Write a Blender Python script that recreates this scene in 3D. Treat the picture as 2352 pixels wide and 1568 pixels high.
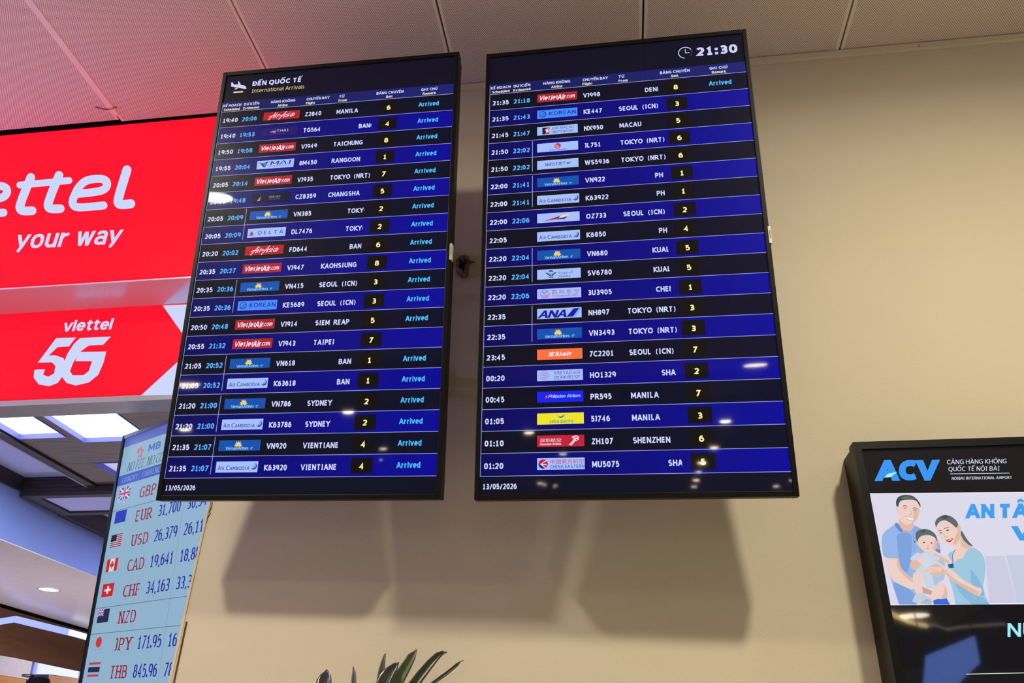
import bpy, bmesh, math, random, unicodedata
from mathutils import Matrix, Vector
R_ = math.radians
random.seed(7)
for o in list(bpy.data.objects): bpy.data.objects.remove(o)
scene = bpy.context.scene
col = scene.collection

# ------------------------------------------------------------ camera, world, lights, exposure
EYE = 1.6                      # camera height; the room's z = 0 is the floor
FPX, CX, CY = 1767.84, 1176.0, 784.0
def _rx(a): return Matrix.Rotation(a, 3, 'X')
def _ry(a): return Matrix.Rotation(a, 3, 'Y')
def _rz(a): return Matrix.Rotation(a, 3, 'Z')
BASE = Matrix(((1, 0, 0), (0, 0, -1), (0, 1, 0)))
RC = _rz(R_(1.32351631)) @ _rx(R_(-29.92114213)) @ _ry(R_(8.22922615)) @ BASE     # world -> camera (x right, y down, z forward)
RT = RC.transposed()
cam = bpy.data.cameras.new('camera'); cam.sensor_width = 36.0; cam.sensor_fit = 'HORIZONTAL'
cam.lens = FPX / 2352 * 36.0; cam.clip_start = 0.05; cam.clip_end = 200
cam_o = bpy.data.objects.new('camera', cam); col.objects.link(cam_o)
rx, ry, rz = RT @ Vector((1, 0, 0)), RT @ Vector((0, -1, 0)), RT @ Vector((0, 0, -1))
cam_o.matrix_world = Matrix(((rx.x, ry.x, rz.x, 0), (rx.y, ry.y, rz.y, 0), (rx.z, ry.z, rz.z, EYE), (0, 0, 0, 1)))
scene.camera = cam_o
def ray(px, py): return RT @ Vector(((px - CX) / FPX, (py - CY) / FPX, 1.0))
def at(px, py, axis, val):     # the point of plane axis = val that a measured pixel shows (val: room coordinates)
    d = ray(px, py); v = val - EYE if axis == 2 else val
    p = d * (v / d[axis]); return Vector((p.x, p.y, p.z + EYE))

scene.view_settings.view_transform = 'Standard'; scene.view_settings.look = 'None'
scene.view_settings.gamma = 1.0; scene.view_settings.use_curve_mapping = False
scene.view_settings.exposure = 0.0
w = bpy.data.worlds.new('world'); scene.world = w; w.use_nodes = True
w.node_tree.nodes['Background'].inputs[0].default_value = (1.0, 0.93, 0.84, 1)
w.node_tree.nodes['Background'].inputs[1].default_value = 0.085

H = EYE + 2.15                 # ceiling height
YW = 2.15 / 1.147              # the wall's face
WARM = (1.0, 0.90, 0.735)
def area(name, loc, power, size, color, rot=(0, 0, 0), shape='DISK', parent=None, size_y=None):
    l = bpy.data.lights.new(name, 'AREA'); l.shape = shape; l.size = size; l.energy = power; l.color = color
    if size_y: l.size_y = size_y
    o = bpy.data.objects.new(name, l); col.objects.link(o); o.location = loc; o.rotation_euler = rot
    if parent: o.parent = parent
    if shape == 'DISK': l.spread = R_(168)
    return o
KEY = 37.5                     # the two downlights in front of the wall
HALL = 12.0                    # each further downlight of the hall

# ------------------------------------------------------------ materials
def lin(c):
    c = c / 255.0
    return c / 12.92 if c <= 0.04045 else ((c + 0.055) / 1.055) ** 2.4
def rgb(t): return (lin(t[0]), lin(t[1]), lin(t[2]), 1.0)
MATS = {}
def base_mat(name):
    m = bpy.data.materials.new(name); m.use_nodes = True
    return m, m.node_tree, m.node_tree.nodes['Principled BSDF']
def mat(name, c, rough=0.5, metal=0.0, spec=0.5, noise=0.0, nscale=20.0, bump=0.0, bscale=200.0, coat=0.0, stretch=(1, 1, 1)):
    if name in MATS: return MATS[name]
    m, nt, b = base_mat(name)
    b.inputs['Base Color'].default_value = rgb(c); b.inputs['Roughness'].default_value = rough
    b.inputs['Metallic'].default_value = metal; b.inputs['Specular IOR Level'].default_value = spec
    b.inputs['Coat Weight'].default_value = coat; b.inputs['Coat Roughness'].default_value = 0.04
    if noise or bump:
        tc = nt.nodes.new('ShaderNodeTexCoord'); mp = nt.nodes.new('ShaderNodeMapping'); mp.inputs['Scale'].default_value = stretch
        nt.links.new(tc.outputs['Object'], mp.inputs['Vector'])
    if noise:
        n = nt.nodes.new('ShaderNodeTexNoise'); n.inputs['Scale'].default_value = nscale; n.inputs['Detail'].default_value = 5
        nt.links.new(mp.outputs[0], n.inputs['Vector'])
        r = nt.nodes.new('ShaderNodeValToRGB'); lc = rgb(c)
        r.color_ramp.elements[0].position = 0.3; r.color_ramp.elements[1].position = 0.7
        r.color_ramp.elements[0].color = tuple(x * (1 - noise) for x in lc[:3]) + (1,)
        r.color_ramp.elements[1].color = tuple(min(1, x * (1 + noise)) for x in lc[:3]) + (1,)
        nt.links.new(n.outputs['Fac'], r.inputs['Fac']); nt.links.new(r.outputs['Color'], b.inputs['Base Color'])
    if bump:
        n2 = nt.nodes.new('ShaderNodeTexNoise'); n2.inputs['Scale'].default_value = bscale; n2.inputs['Detail'].default_value = 4
        nt.links.new(mp.outputs[0], n2.inputs['Vector'])
        bp = nt.nodes.new('ShaderNodeBump'); bp.inputs['Strength'].default_value = bump; bp.inputs['Distance'].default_value = 0.002
        nt.links.new(n2.outputs['Fac'], bp.inputs['Height']); nt.links.new(bp.outputs['Normal'], b.inputs['Normal'])
    MATS[name] = m; return m
def screen(c, strength=1.0, rough=0.32, c2=None, gloss=True, ior=1.24):    # a lit screen pixel colour behind glossy glass
    key = ('scr', c, strength, rough, c2, gloss, ior)
    if key in MATS: return MATS[key]
    m, nt, b = base_mat('screen_%d_%d_%d' % tuple(c))
    b.inputs['Base Color'].default_value = (0.004, 0.004, 0.005, 1); b.inputs['Roughness'].default_value = rough
    b.inputs['Specular IOR Level'].default_value = 0.06 if gloss else 0.03
    if gloss: b.inputs['Coat Weight'].default_value = 0.7; b.inputs['Coat IOR'].default_value = ior; b.inputs['Coat Roughness'].default_value = 0.03
    b.inputs['Emission Color'].default_value = rgb(c); b.inputs['Emission Strength'].default_value = strength
    if c2:
        tc = nt.nodes.new('ShaderNodeTexCoord'); sx = nt.nodes.new('ShaderNodeSeparateXYZ'); mr = nt.nodes.new('ShaderNodeMapRange')
        mr.inputs[1].default_value = -0.34; mr.inputs[2].default_value = 0.34
        mx = nt.nodes.new('ShaderNodeMix'); mx.data_type = 'RGBA'; mx.inputs[6].default_value = rgb(c); mx.inputs[7].default_value = rgb(c2)
        nt.links.new(tc.outputs['Object'], sx.inputs[0]); nt.links.new(sx.outputs['X'], mr.inputs[0]); nt.links.new(mr.outputs[0], mx.inputs[0])
        nt.links.new(mx.outputs[2], b.inputs['Emission Color'])
    MATS[key] = m; return m
def glow(name, c, strength):
    if name in MATS: return MATS[name]
    m, nt, b = base_mat(name)
    b.inputs['Base Color'].default_value = rgb(c); b.inputs['Roughness'].default_value = 0.4
    b.inputs['Emission Color'].default_value = rgb(c); b.inputs['Emission Strength'].default_value = strength
    MATS[name] = m; return m
def perforated():
    m, nt, b = base_mat('perforated_metal')
    N = nt.nodes.new; L = nt.links.new
    def math_(op, a, c=None, v=None):
        n = N('ShaderNodeMath'); n.operation = op
        for i, x in enumerate((a, c)):
            if x is None: continue
            if isinstance(x, (int, float)): n.inputs[i].default_value = x
            else: L(x, n.inputs[i])
        return n.outputs[0]
    tc = N('ShaderNodeTexCoord'); s = N('ShaderNodeSeparateXYZ'); L(tc.outputs['Object'], s.inputs[0])
    px, py, r = 0.0069, 0.0078, 0.0017
    u = math_('DIVIDE', s.outputs['X'], px); v = math_('DIVIDE', s.outputs['Y'], py)
    def dots(uo, vo):
        a = math_('MULTIPLY', math_('SUBTRACT', math_('FRACT', math_('ADD', u, uo)), 0.5), px)
        c = math_('MULTIPLY', math_('SUBTRACT', math_('FRACT', math_('ADD', v, vo)), 0.5), py)
        d = math_('SQRT', math_('ADD', math_('MULTIPLY', a, a), math_('MULTIPLY', c, c)))
        return math_('LESS_THAN', d, r)
    hole = math_('MAXIMUM', dots(100.0, 100.0), dots(100.5, 100.5))
    inside = math_('LESS_THAN', math_('ABSOLUTE', s.outputs['X']), 0.3125)
    hole = math_('MULTIPLY', hole, inside)
    mx = N('ShaderNodeMix'); mx.data_type = 'RGBA'; L(hole, mx.inputs[0])
    mx.inputs[6].default_value = rgb((236, 226, 210)); mx.inputs[7].default_value = rgb((128, 114, 98))
    L(mx.outputs[2], b.inputs['Base Color']); b.inputs['Roughness'].default_value = 0.55; b.inputs['Specular IOR Level'].default_value = 0.3
    return m
PERF = perforated()
WALL = mat('wall_paint', (209, 202, 177), 0.6, spec=0.25, noise=0.02, nscale=3, bump=0.25, bscale=260)
TRIM = mat('trim_paint', (214, 206, 176), 0.55, bump=0.3, bscale=120)
BLACK = mat('black_plastic', (9, 9, 8), 0.42, spec=0.2, bump=0.05, bscale=900)
BLACK_G = mat('black_gloss', (12, 12, 12), 0.16, spec=0.5, noise=0.1, nscale=5)
DARK = mat('dark_void', (18, 15, 12), 0.8, spec=0.1, noise=0.2)
METAL = mat('grey_metal', (150, 150, 156), 0.35, 0.4, noise=0.04, nscale=9)
FLOOR = mat('floor_tile', (200, 190, 174), 0.45, noise=0.06, nscale=1.2)

# ------------------------------------------------------------ mesh helpers
class MB:
    def __init__(s): s.v = []; s.f = []; s.mi = []; s.mats = []
    def m(s, material):
        if material not in s.mats: s.mats.append(material)
        return s.mats.index(material)
    def poly(s, pts, material):
        i = len(s.v); s.v += [tuple(p) for p in pts]; s.f.append(tuple(range(i, i + len(pts)))); s.mi.append(s.m(material))
    def box(s, lo, hi, material, bev=0):
        x0, y0, z0 = lo; x1, y1, z1 = hi
        i = len(s.v)
        s.v += [(x0, y0, z0), (x1, y0, z0), (x1, y1, z0), (x0, y1, z0), (x0, y0, z1), (x1, y0, z1), (x1, y1, z1), (x0, y1, z1)]
        for q in ((0, 3, 2, 1), (4, 5, 6, 7), (0, 1, 5, 4), (1, 2, 6, 5), (2, 3, 7, 6), (3, 0, 4, 7)):
            s.f.append(tuple(i + k for k in q)); s.mi.append(s.m(material))
    def prism(s, pts, z0, z1, material):       # a footprint in x, y (anticlockwise or not) carried from z0 to z1
        n = len(pts); i = len(s.v)
        s.v += [(p[0], p[1], z0) for p in pts] + [(p[0], p[1], z1) for p in pts]
        k = s.m(material)
        s.f.append(tuple(i + j for j in reversed(range(n)))); s.mi.append(k)
        s.f.append(tuple(i + n + j for j in range(n))); s.mi.append(k)
        for j in range(n):
            a, b = j, (j + 1) % n
            s.f.append((i + a, i + b, i + n + b, i + n + a)); s.mi.append(k)
    def tube(s, pts, rad, material, n=8):
        i = len(s.v); k = s.m(material); pts = [Vector(p) for p in pts]
        for j, p in enumerate(pts):
            t = (pts[min(j + 1, len(pts) - 1)] - pts[max(j - 1, 0)]).normalized()
            a = t.orthogonal().normalized() if abs(t.z) > .95 else t.cross(Vector((0, 0, 1))).normalized()
            b = t.cross(a).normalized(); r = rad[j] if isinstance(rad, (list, tuple)) else rad
            for q in range(n):
                an = 2 * math.pi * q / n; s.v.append(tuple(p + a * r * math.cos(an) + b * r * math.sin(an)))
        for j in range(len(pts) - 1):
            for q in range(n):
                s.f.append((i + j * n + q, i + j * n + (q + 1) % n, i + (j + 1) * n + (q + 1) % n, i + (j + 1) * n + q)); s.mi.append(k)
        s.f.append(tuple(i + q for q in reversed(range(n)))); s.mi.append(k)
        e = i + (len(pts) - 1) * n; s.f.append(tuple(e + q for q in range(n))); s.mi.append(k)
    def lathe(s, prof, material, n=24, c=(0, 0)):    # prof: (radius, z)
        i = len(s.v); k = s.m(material)
        for r, z in prof:
            for q in range(n):
                an = 2 * math.pi * q / n; s.v.append((c[0] + r * math.cos(an), c[1] + r * math.sin(an), z))
        for j in range(len(prof) - 1):
            for q in range(n):
                s.f.append((i + j * n + q, i + j * n + (q + 1) % n, i + (j + 1) * n + (q + 1) % n, i + (j + 1) * n + q)); s.mi.append(k)
    def build(s, name, parent=None, loc=None, bevel=0, smooth=False, recalc=False):
        me = bpy.data.meshes.new(name); me.from_pydata(s.v, [], s.f)
        for mm in s.mats: me.materials.append(mm)
        me.polygons.foreach_set('material_index', s.mi)
        if smooth: me.polygons.foreach_set('use_smooth', [True] * len(s.f))
        if recalc or bevel:
            bm = bmesh.new(); bm.from_mesh(me)
            if bevel: bmesh.ops.bevel(bm, geom=bm.edges[:], offset=bevel, segments=2, affect='EDGES', profile=0.6)
            bmesh.ops.recalc_face_normals(bm, faces=bm.faces); bm.to_mesh(me); bm.free()
        me.update()
        o = bpy.data.objects.new(name, me); col.objects.link(o)
        if parent: o.parent = parent
        if loc: o.location = loc
        return o
def tag(o, label, cat, group=None):
    o['label'] = label; o['category'] = cat
    if group: o['group'] = group
    return o
def thing(name, label, cat, loc=(0, 0, 0), rot=None, group=None):
    o = bpy.data.objects.new(name, None); col.objects.link(o); o.location = loc
    if rot is not None: o.rotation_euler = rot
    return tag(o, label, cat, group)
def struct(o): o['kind'] = 'structure'; return o

# ------------------------------------------------------------ a stroke alphabet: skeleton lines, cap height 1, x-height .74
def arc(cx, cy, rx_, ry_, a0, a1, n=12, e=0.86):
    out = []
    for i in range(n + 1):
        a = R_(a0 + (a1 - a0) * i / n); c, s = math.cos(a), math.sin(a)
        out.append((cx + rx_ * math.copysign(abs(c) ** e, c), cy + ry_ * math.copysign(abs(s) ** e, s)))
    return out
X = .74
G = {
 'A': (.72, [[(0, 0), (.31, 1), (.41, 1), (.72, 0)], [(.12, .3), (.6, .3)]]),
 'B': (.6, [[(0, .53), (0, 1), (.3, 1)] + arc(.32, .765, .22, .235, 90, -90) + [(0, .53), (0, 0), (.32, 0)] + arc(.34, .265, .25, .265, -90, 90)]),
 'C': (.62, [arc(.42, .5, .42, .5, 52, 308, 16)]),
 'D': (.68, [[(0, 0), (0, 1), (.24, 1)] + arc(.26, .5, .42, .5, 90, -90, 14) + [(0, 0)]]),
 'E': (.5, [[(.5, 1), (0, 1), (0, 0), (.5, 0)], [(0, .52), (.46, .52)]]),
 'F': (.5, [[(.5, 1), (0, 1), (0, 0)], [(0, .5), (.46, .5)]]),
 'G': (.7, [arc(.43, .5, .43, .5, 55, 300, 16) + [(.7, .1), (.7, .47), (.42, .47)]]),
 'H': (.64, [[(0, 0), (0, 1)], [(.64, 0), (.64, 1)], [(0, .52), (.64, .52)]]),
 'I': (.28, [[(.14, 0), (.14, 1)], [(0, 1), (.28, 1)], [(0, 0), (.28, 0)]]),
 'J': (.26, [[(.0, 1), (.26, 1), (.26, .24)] + arc(.06, .24, .2, .24, 0, -95, 6)]),
 'K': (.62, [[(0, 0), (0, 1)], [(.58, 1), (.04, .5), (.62, 0)]]),
 'L': (.46, [[(0, 1), (0, 0), (.46, 0)]]),
 'M': (.8, [[(0, 0), (0, 1)], [(.05, 1), (.37, .26), (.43, .26), (.75, 1)], [(.8, 1), (.8, 0)]]),
 'N': (.66, [[(0, 0), (0, 1)], [(.05, 1), (.61, 0)], [(.66, 0), (.66, 1)]]),
 'O': (.8, [arc(.4, .5, .4, .5, 90, 450, 24)]),
 'P': (.56, [[(0, 0), (0, 1), (.3, 1)] + arc(.31, .73, .25, .27, 90, -90) + [(0, .46)]]),
 'Q': (.8, [arc(.4, .5, .4, .5, 90, 450, 24), [(.42, .06), (.5, -.16), (.76, -.2)]]),
 'R': (.64, [[(0, 0), (0, 1), (.3, 1)] + arc(.3, .74, .25, .26, 90, -90) + [(0, .48)], [(.26, .48), (.64, 0)]]),
 'S': (.56, [arc(.29, .745, .26, .255, 40, 180, 8) + arc(.29, .745, .26, .235, 180, 262, 5) + arc(.28, .26, .28, .25, 82, 0, 5) + arc(.28, .25, .28, .25, 0, -145, 9)]),
 'T': (.66, [[(0, 1), (.66, 1)], [(.33, 1), (.33, 0)]]),
 'U': (.62, [[(0, 1), (0, .32)] + arc(.31, .32, .31, .32, 180, 360, 12) + [(.62, 1)]]),
 'V': (.7, [[(0, 1), (.31, 0), (.39, 0), (.7, 1)]]),
 'W': (1.08, [[(0, 1), (.22, 0), (.29, 0), (.5, .95), (.58, .95), (.79, 0), (.86, 0), (1.08, 1)]]),
 'X': (.68, [[(0, 1), (.68, 0)], [(.68, 1), (0, 0)]]),
 'Y': (.66, [[(0, 1), (.33, .46), (.66, 1)], [(.33, .46), (.33, 0)]]),
 'Z': (.58, [[(.02, 1), (.58, 1), (0, 0), (.58, 0)]]),
 '0': (.52, [arc(.26, .5, .26, .5, 90, 450, 22)]),
 '1': (.46, [[(.02, .78), (.23, .96), (.23, 0)], [(0, 0), (.46, 0)]]),
 '2': (.5, [arc(.25, .71, .25, .29, 155, -20, 10) + [(.36, .42), (0, 0), (.52, 0)]]),
 '3': (.5, [arc(.24, .74, .24, .26, 140, -90, 10) + [(.12, .48)], [(.12, .5), (.24, .5)] + arc(.24, .25, .26, .25, 90, -145, 12)]),
 '4': (.56, [[(.4, 0), (.4, 1), (0, .3), (.56, .3)]]),
 '5': (.5, [[(.46, 1), (.06, 1), (.06, .55)] + arc(.22, .32, .28, .32, 105, -140, 14)]),
 '6': (.52, [[(.44, .97)] + arc(.36, .42, .36, .55, 105, 180, 7) + arc(.26, .31, .26, .31, 180, 540, 18)]),
 '7': (.5, [[(0, 1), (.5, 1), (.14, 0)]]),
 '8': (.52, [arc(.26, .755, .22, .245, 270, 630, 16), arc(.26, .26, .26, .26, 90, 450, 18)]),
 '9': (.52, [arc(.26, .69, .26, .31, 0, 360, 18), arc(.16, .58, .36, .58, 0, -70, 7)]),
 ':': (.0, [[(0, .02), (0, .1)], [(0, .6), (0, .68)]]),
 '/': (.4, [[(0, -.15), (.4, 1.02)]]),
 '(': (.22, [arc(.34, .42, .34, .68, 115, 245, 12, 1)]), ')': (.22, [arc(-.12, .42, .34, .68, 65, -65, 12, 1)]),
 '.': (.0, [[(0, 0), (0, .08)]]), ',': (.08, [[(.08, .08), (0, -.16)]]), '-': (.3, [[(0, .4), (.3, .4)]]),
 'a': (.46, [arc(.24, X - .2, .22, .2, 150, 0, 8) + [(.46, 0)], arc(.22, .2, .24, .2, 60, 300, 12)]),
 'b': (.48, [[(0, 1), (0, 0)], arc(.22, X / 2, .26, X / 2, 140, -140, 14)]),
 'c': (.42, [arc(.3, X / 2, .3, X / 2, 55, 305, 14)]),
 'd': (.48, [[(.48, 1), (.48, 0)], arc(.26, X / 2, .26, X / 2, 40, 320, 14)]),
 'e': (.5, [[(.02, X * .5), (.5, X * .5)] + arc(.26, X / 2, .26, X / 2, 0, 308, 16)]),
 'f': (.3, [[(.34, 1), (.26, 1), (.14, .86), (.14, 0)], [(0, X), (.32, X)]]),
 'g': (.48, [[(.48, X), (.48, 0)] + arc(.22, 0, .26, .24, 0, -140, 8), arc(.26, X / 2, .26, X / 2, 40, 320, 14)]),
 'h': (.46, [[(0, 1), (0, 0)], [(0, .5)] + arc(.24, X - .24, .22, .24, 150, 0, 8) + [(.46, 0)]]),
 'i': (.0, [[(0, 0), (0, X)], [(0, .93), (0, 1.0)]]),
 'j': (.14, [[(.14, X), (.14, -.1), (0, -.22)], [(.14, .92), (.14, 1.0)]]),
 'k': (.46, [[(0, 0), (0, 1)], [(.42, X), (.04, .38), (.46, 0)]]),
 'l': (.0, [[(0, 0), (0, 1)]]),
 'm': (.76, [[(0, X), (0, 0)], [(0, .46)] + arc(.2, X - .22, .18, .22, 150, 0, 8) + [(.38, 0)], [(.38, .46)] + arc(.58, X - .22, .18, .22, 150, 0, 8) + [(.76, 0)]]),
 'n': (.46, [[(0, X), (0, 0)], [(0, .46)] + arc(.24, X - .24, .22, .24, 150, 0, 8) + [(.46, 0)]]),
 'o': (.52, [arc(.26, X / 2, .26, X / 2, 90, 450, 18)]),
 'p': (.48, [[(0, X), (0, -.24)], arc(.22, X / 2, .26, X / 2, 140, -140, 14)]),
 'r': (.3, [[(0, X), (0, 0)], [(0, .44), (.1, .66), (.3, X - .02)]]),
 's': (.4, [[(.38, X - .06), (.2, X), (.03, X - .14), (.1, .42), (.3, .33), (.4, .18), (.3, .02), (.16, 0), (0, .06)]]),
 't': (.3, [[(.12, .94), (.12, .16), (.2, 0), (.32, .02)], [(0, X), (.32, X)]]),
 'u': (.46, [[(0, X), (0, .24)] + arc(.22, .24, .22, .24, 180, 330, 8), [(.46, X), (.46, 0)]]),
 'v': (.5, [[(0, X), (.21, 0), (.29, 0), (.5, X)]]),
 'w': (.76, [[(0, X), (.16, 0), (.21, 0), (.35, X - .04), (.41, X - .04), (.55, 0), (.6, 0), (.76, X)]]),
 'x': (.48, [[(0, X), (.48, 0)], [(.48, X), (0, 0)]]),
 'y': (.5, [[(0, X), (.25, .02)], [(.5, X), (.25, .02), (.14, -.22)]]),
 'z': (.42, [[(0, X), (.42, X), (0, 0), (.42, 0)]]),
}
MARKS = {'\u0302': [[(-.2, 1.12), (0, 1.26), (.2, 1.12)]], '\u0301': [[(.1, 1.14), (.28, 1.34)]], '\u0300': [[(-.02, 1.14), (-.2, 1.34)]],
 '\u0306': [[(-.18, 1.28), (-.08, 1.15), (.08, 1.15), (.18, 1.28)]], '\u0323': [[(0, -.26), (0, -.18)]], '\u031b': [[(.3, .9), (.44, 1.02), (.4, 1.16)]],
 '\u0309': [[(-.06, 1.3), (.08, 1.28), (.02, 1.14)]], '\u0303': [[(-.18, 1.14), (-.06, 1.24), (.06, 1.16), (.18, 1.26)]]}
def glyph(ch):
    nf = unicodedata.normalize('NFD', ch); b = nf[0]; bar = None
    if b in ('Đ',): b = 'D'; bar = [(-.14, .52), (.3, .52)]
    if b not in G: return (.4, [])
    wd, st = G[b]; st = [list(s) for s in st]
    if bar: st.append(bar)
    n = 0
    for mk in nf[1:]:
        if mk in MARKS:
            low = 0 if b.isupper() else -.24
            dx = (.2 if n and mk in '\u0301\u0300' else 0); dy = .04 if n and mk in '\u0301\u0300\u0309' else 0
            st += [[(x + wd / 2 + dx, y + (low + dy if mk not in '\u0323\u031b' else 0)) for x, y in s] for s in MARKS[mk]]
            if mk in '\u0302\u0306': n += 1
    return (wd, st)
MARKPTS = 0
def strip(pts, nib, miter=1.9, ends=(0, 0), caps=False):
    """Quads of one pen stroke along pts; nib = (width of vertical lines, width of horizontal lines)."""
    P = [Vector(p) for p in pts]; P = [p for i, p in enumerate(P) if i == 0 or (p - P[i - 1]).length > 1e-6]
    if len(P) < 2: return []
    closed = (P[0] - P[-1]).length < 1e-5 and len(P) > 3
    if closed: P = P[:-1]
    n = len(P); dirs = [(P[(i + 1) % n] - P[i]).normalized() for i in range(n if closed else n - 1)]
    def wdt(nv): return 0.5 * math.hypot(nib[0] * nv.x, nib[1] * nv.y)
    left, right, out = [], [], []
    for i in range(n):
        if closed: d0, d1 = dirs[i - 1], dirs[i]
        else: d0, d1 = dirs[max(i - 1, 0)], dirs[min(i, n - 2)]
        n0, n1 = Vector((-d0.y, d0.x)), Vector((-d1.y, d1.x))
        m = n0 + n1
        if m.length < 0.2: m = n1
        m.normalize(); c = max(m.dot(n1), 0.01); k = min(1 / c, miter)
        off = m * (0.5 * (wdt(n0) + wdt(n1)) * k)
        left.append(P[i] + off); right.append(P[i] - off)
    rng = range(n) if closed else range(n - 1)
    for i in rng:
        j = (i + 1) % n; out.append([left[i], left[j], right[j], right[i]])
    if caps and not closed:
        for i in range(n):
            r = 0.5 * min(nib); out.append([(P[i].x + r * math.cos(a * math.pi / 8), P[i].y + r * math.sin(a * math.pi / 8)) for a in range(16)])
    return [[(p[0], p[1]) for p in q] for q in out]
def text_polys(s, wgt=.19, gap=.2, thin=None, slant=0.0, serif=False, caps=False, space=.36):
    """Polygons of a line of text with its base on y = 0 and cap height 1, plus the line's width."""
    polys = []; x = 0; nib = (wgt, thin or wgt * .88); hx, hy = nib[0] / 2, nib[1] / 2
    for ch in s:
        if ch == ' ': x += space; continue
        if ch in '.:':
            for y0 in ((0,) if ch == '.' else (0, .5)): polys.append([(x, y0), (x + nib[0] * 1.05, y0), (x + nib[0] * 1.05, y0 + nib[0] * 1.05), (x, y0 + nib[0] * 1.05)])
            x += nib[0] * 1.05 + gap; continue
        wd, st = glyph(ch)
        if ch == 'J' and x: x -= .12
        for q in st:
            thin_ = (min(pp[1] for pp in q) > 1.05 or max(pp[1] for pp in q) < -.1 or (min(pp[1] for pp in q) > .85 and max(pp[1] for pp in q) > 1.1)) and ch not in ',/()'
            pts = [(x + hx + a, (b if thin_ else hy + b * (1 - 2 * hy))) for a, b in q]
            lo, hi = -9, 9
            if q[0] != q[-1]:
                for e, f in ((0, 1), (-1, -2)):
                    d = Vector(pts[e]) - Vector(pts[f]); bq = q[e][1]
                    if abs(d.y) > abs(d.x) * .5 and (bq == 0 or bq == 1 or bq == X):
                        d = d / abs(d.y) * hy * 2.2; pts[e] = (pts[e][0] + d.x, pts[e][1] + d.y)
                        if d.y < 0 and bq == 0: lo = 0
                        elif bq == 1: hi = 1
                        elif bq == X: hi = hy + X * (1 - 2 * hy) + hy
            for p in strip(pts, (nib[0] * .62, nib[1] * .62) if thin_ else (nib[0] * .8, nib[1] * .8) if ch in '()' else nib, caps=caps):
                if lo == 0: p = clip_y(p, 0, 1)
                if hi < 9 and p: p = clip_y(p, hi, -1)
                if p: polys.append(p)
            if serif:
                for e, f in ((0, 1), (-1, -2)):
                    d = Vector(pts[e]) - Vector(pts[f])
                    if abs(d.y) > abs(d.x) * 1.2 and (abs(q[e][1]) < .02 or abs(q[e][1] - 1) < .02) and q[0] != q[-1]:
                        if ch == 'T' and q[e][1] == 1: continue
                        yy = nib[1] * .5 if q[e][1] < .5 else 1 - nib[1] * .5; polys.append([(pts[e][0] - wgt * 1.15, yy - nib[1] * .5), (pts[e][0] + wgt * 1.15, yy - nib[1] * .5), (pts[e][0] + wgt * 1.15, yy + nib[1] * .5), (pts[e][0] - wgt * 1.15, yy + nib[1] * .5)])
        x += wd + 2 * hx + gap
    if slant: polys = [[(a + slant * b, b) for a, b in p] for p in polys]
    return polys, max(x - gap, 1e-3)
def clip_y(p, y0, sgn):
    out = []
    for i in range(len(p)):
        a, b = p[i - 1], p[i]; ia, ib = (a[1] - y0) * sgn >= 0, (b[1] - y0) * sgn >= 0
        if ia != ib: t = (y0 - a[1]) / (b[1] - a[1]); out.append((a[0] + t * (b[0] - a[0]), y0))
        if ib: out.append(b)
    return out if len(out) > 2 else []
def clip_right(p, x1):
    out = []
    for i in range(len(p)):
        a, b = p[i - 1], p[i]; ia, ib = a[0] <= x1, b[0] <= x1
        if ia != ib: t = (x1 - a[0]) / (b[0] - a[0]); out.append((x1, a[1] + t * (b[1] - a[1])))
        if ib: out.append(b)
    return out
_fc = {}
def font_polys(s):             # characters outside the stroke alphabet come from Blender's built-in font
    if s in _fc: return _fc[s]
    c = bpy.data.curves.new('txt', 'FONT'); c.body = s; c.resolution_u = 2
    o = bpy.data.objects.new('txt', c); col.objects.link(o)
    dg = bpy.context.evaluated_depsgraph_get(); me = o.evaluated_get(dg).to_mesh()
    P = [[(me.vertices[i].co.x, me.vertices[i].co.y) for i in f.vertices] for f in me.polygons]
    o.evaluated_get(dg).to_mesh_clear(); bpy.data.objects.remove(o); bpy.data.curves.remove(c)
    if not P: P = [[(0, 0), (1, 0), (1, 1)]]
    xs = [x for p in P for x, y in p]; ys = [y for p in P for x, y in p]
    x0, x1, y0, y1 = min(xs), max(xs), min(ys), max(ys)
    _fc[s] = [[((x - x0) / (x1 - x0), (y - y0) / (y1 - y0)) for x, y in p] for p in P]
    return _fc[s]

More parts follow.
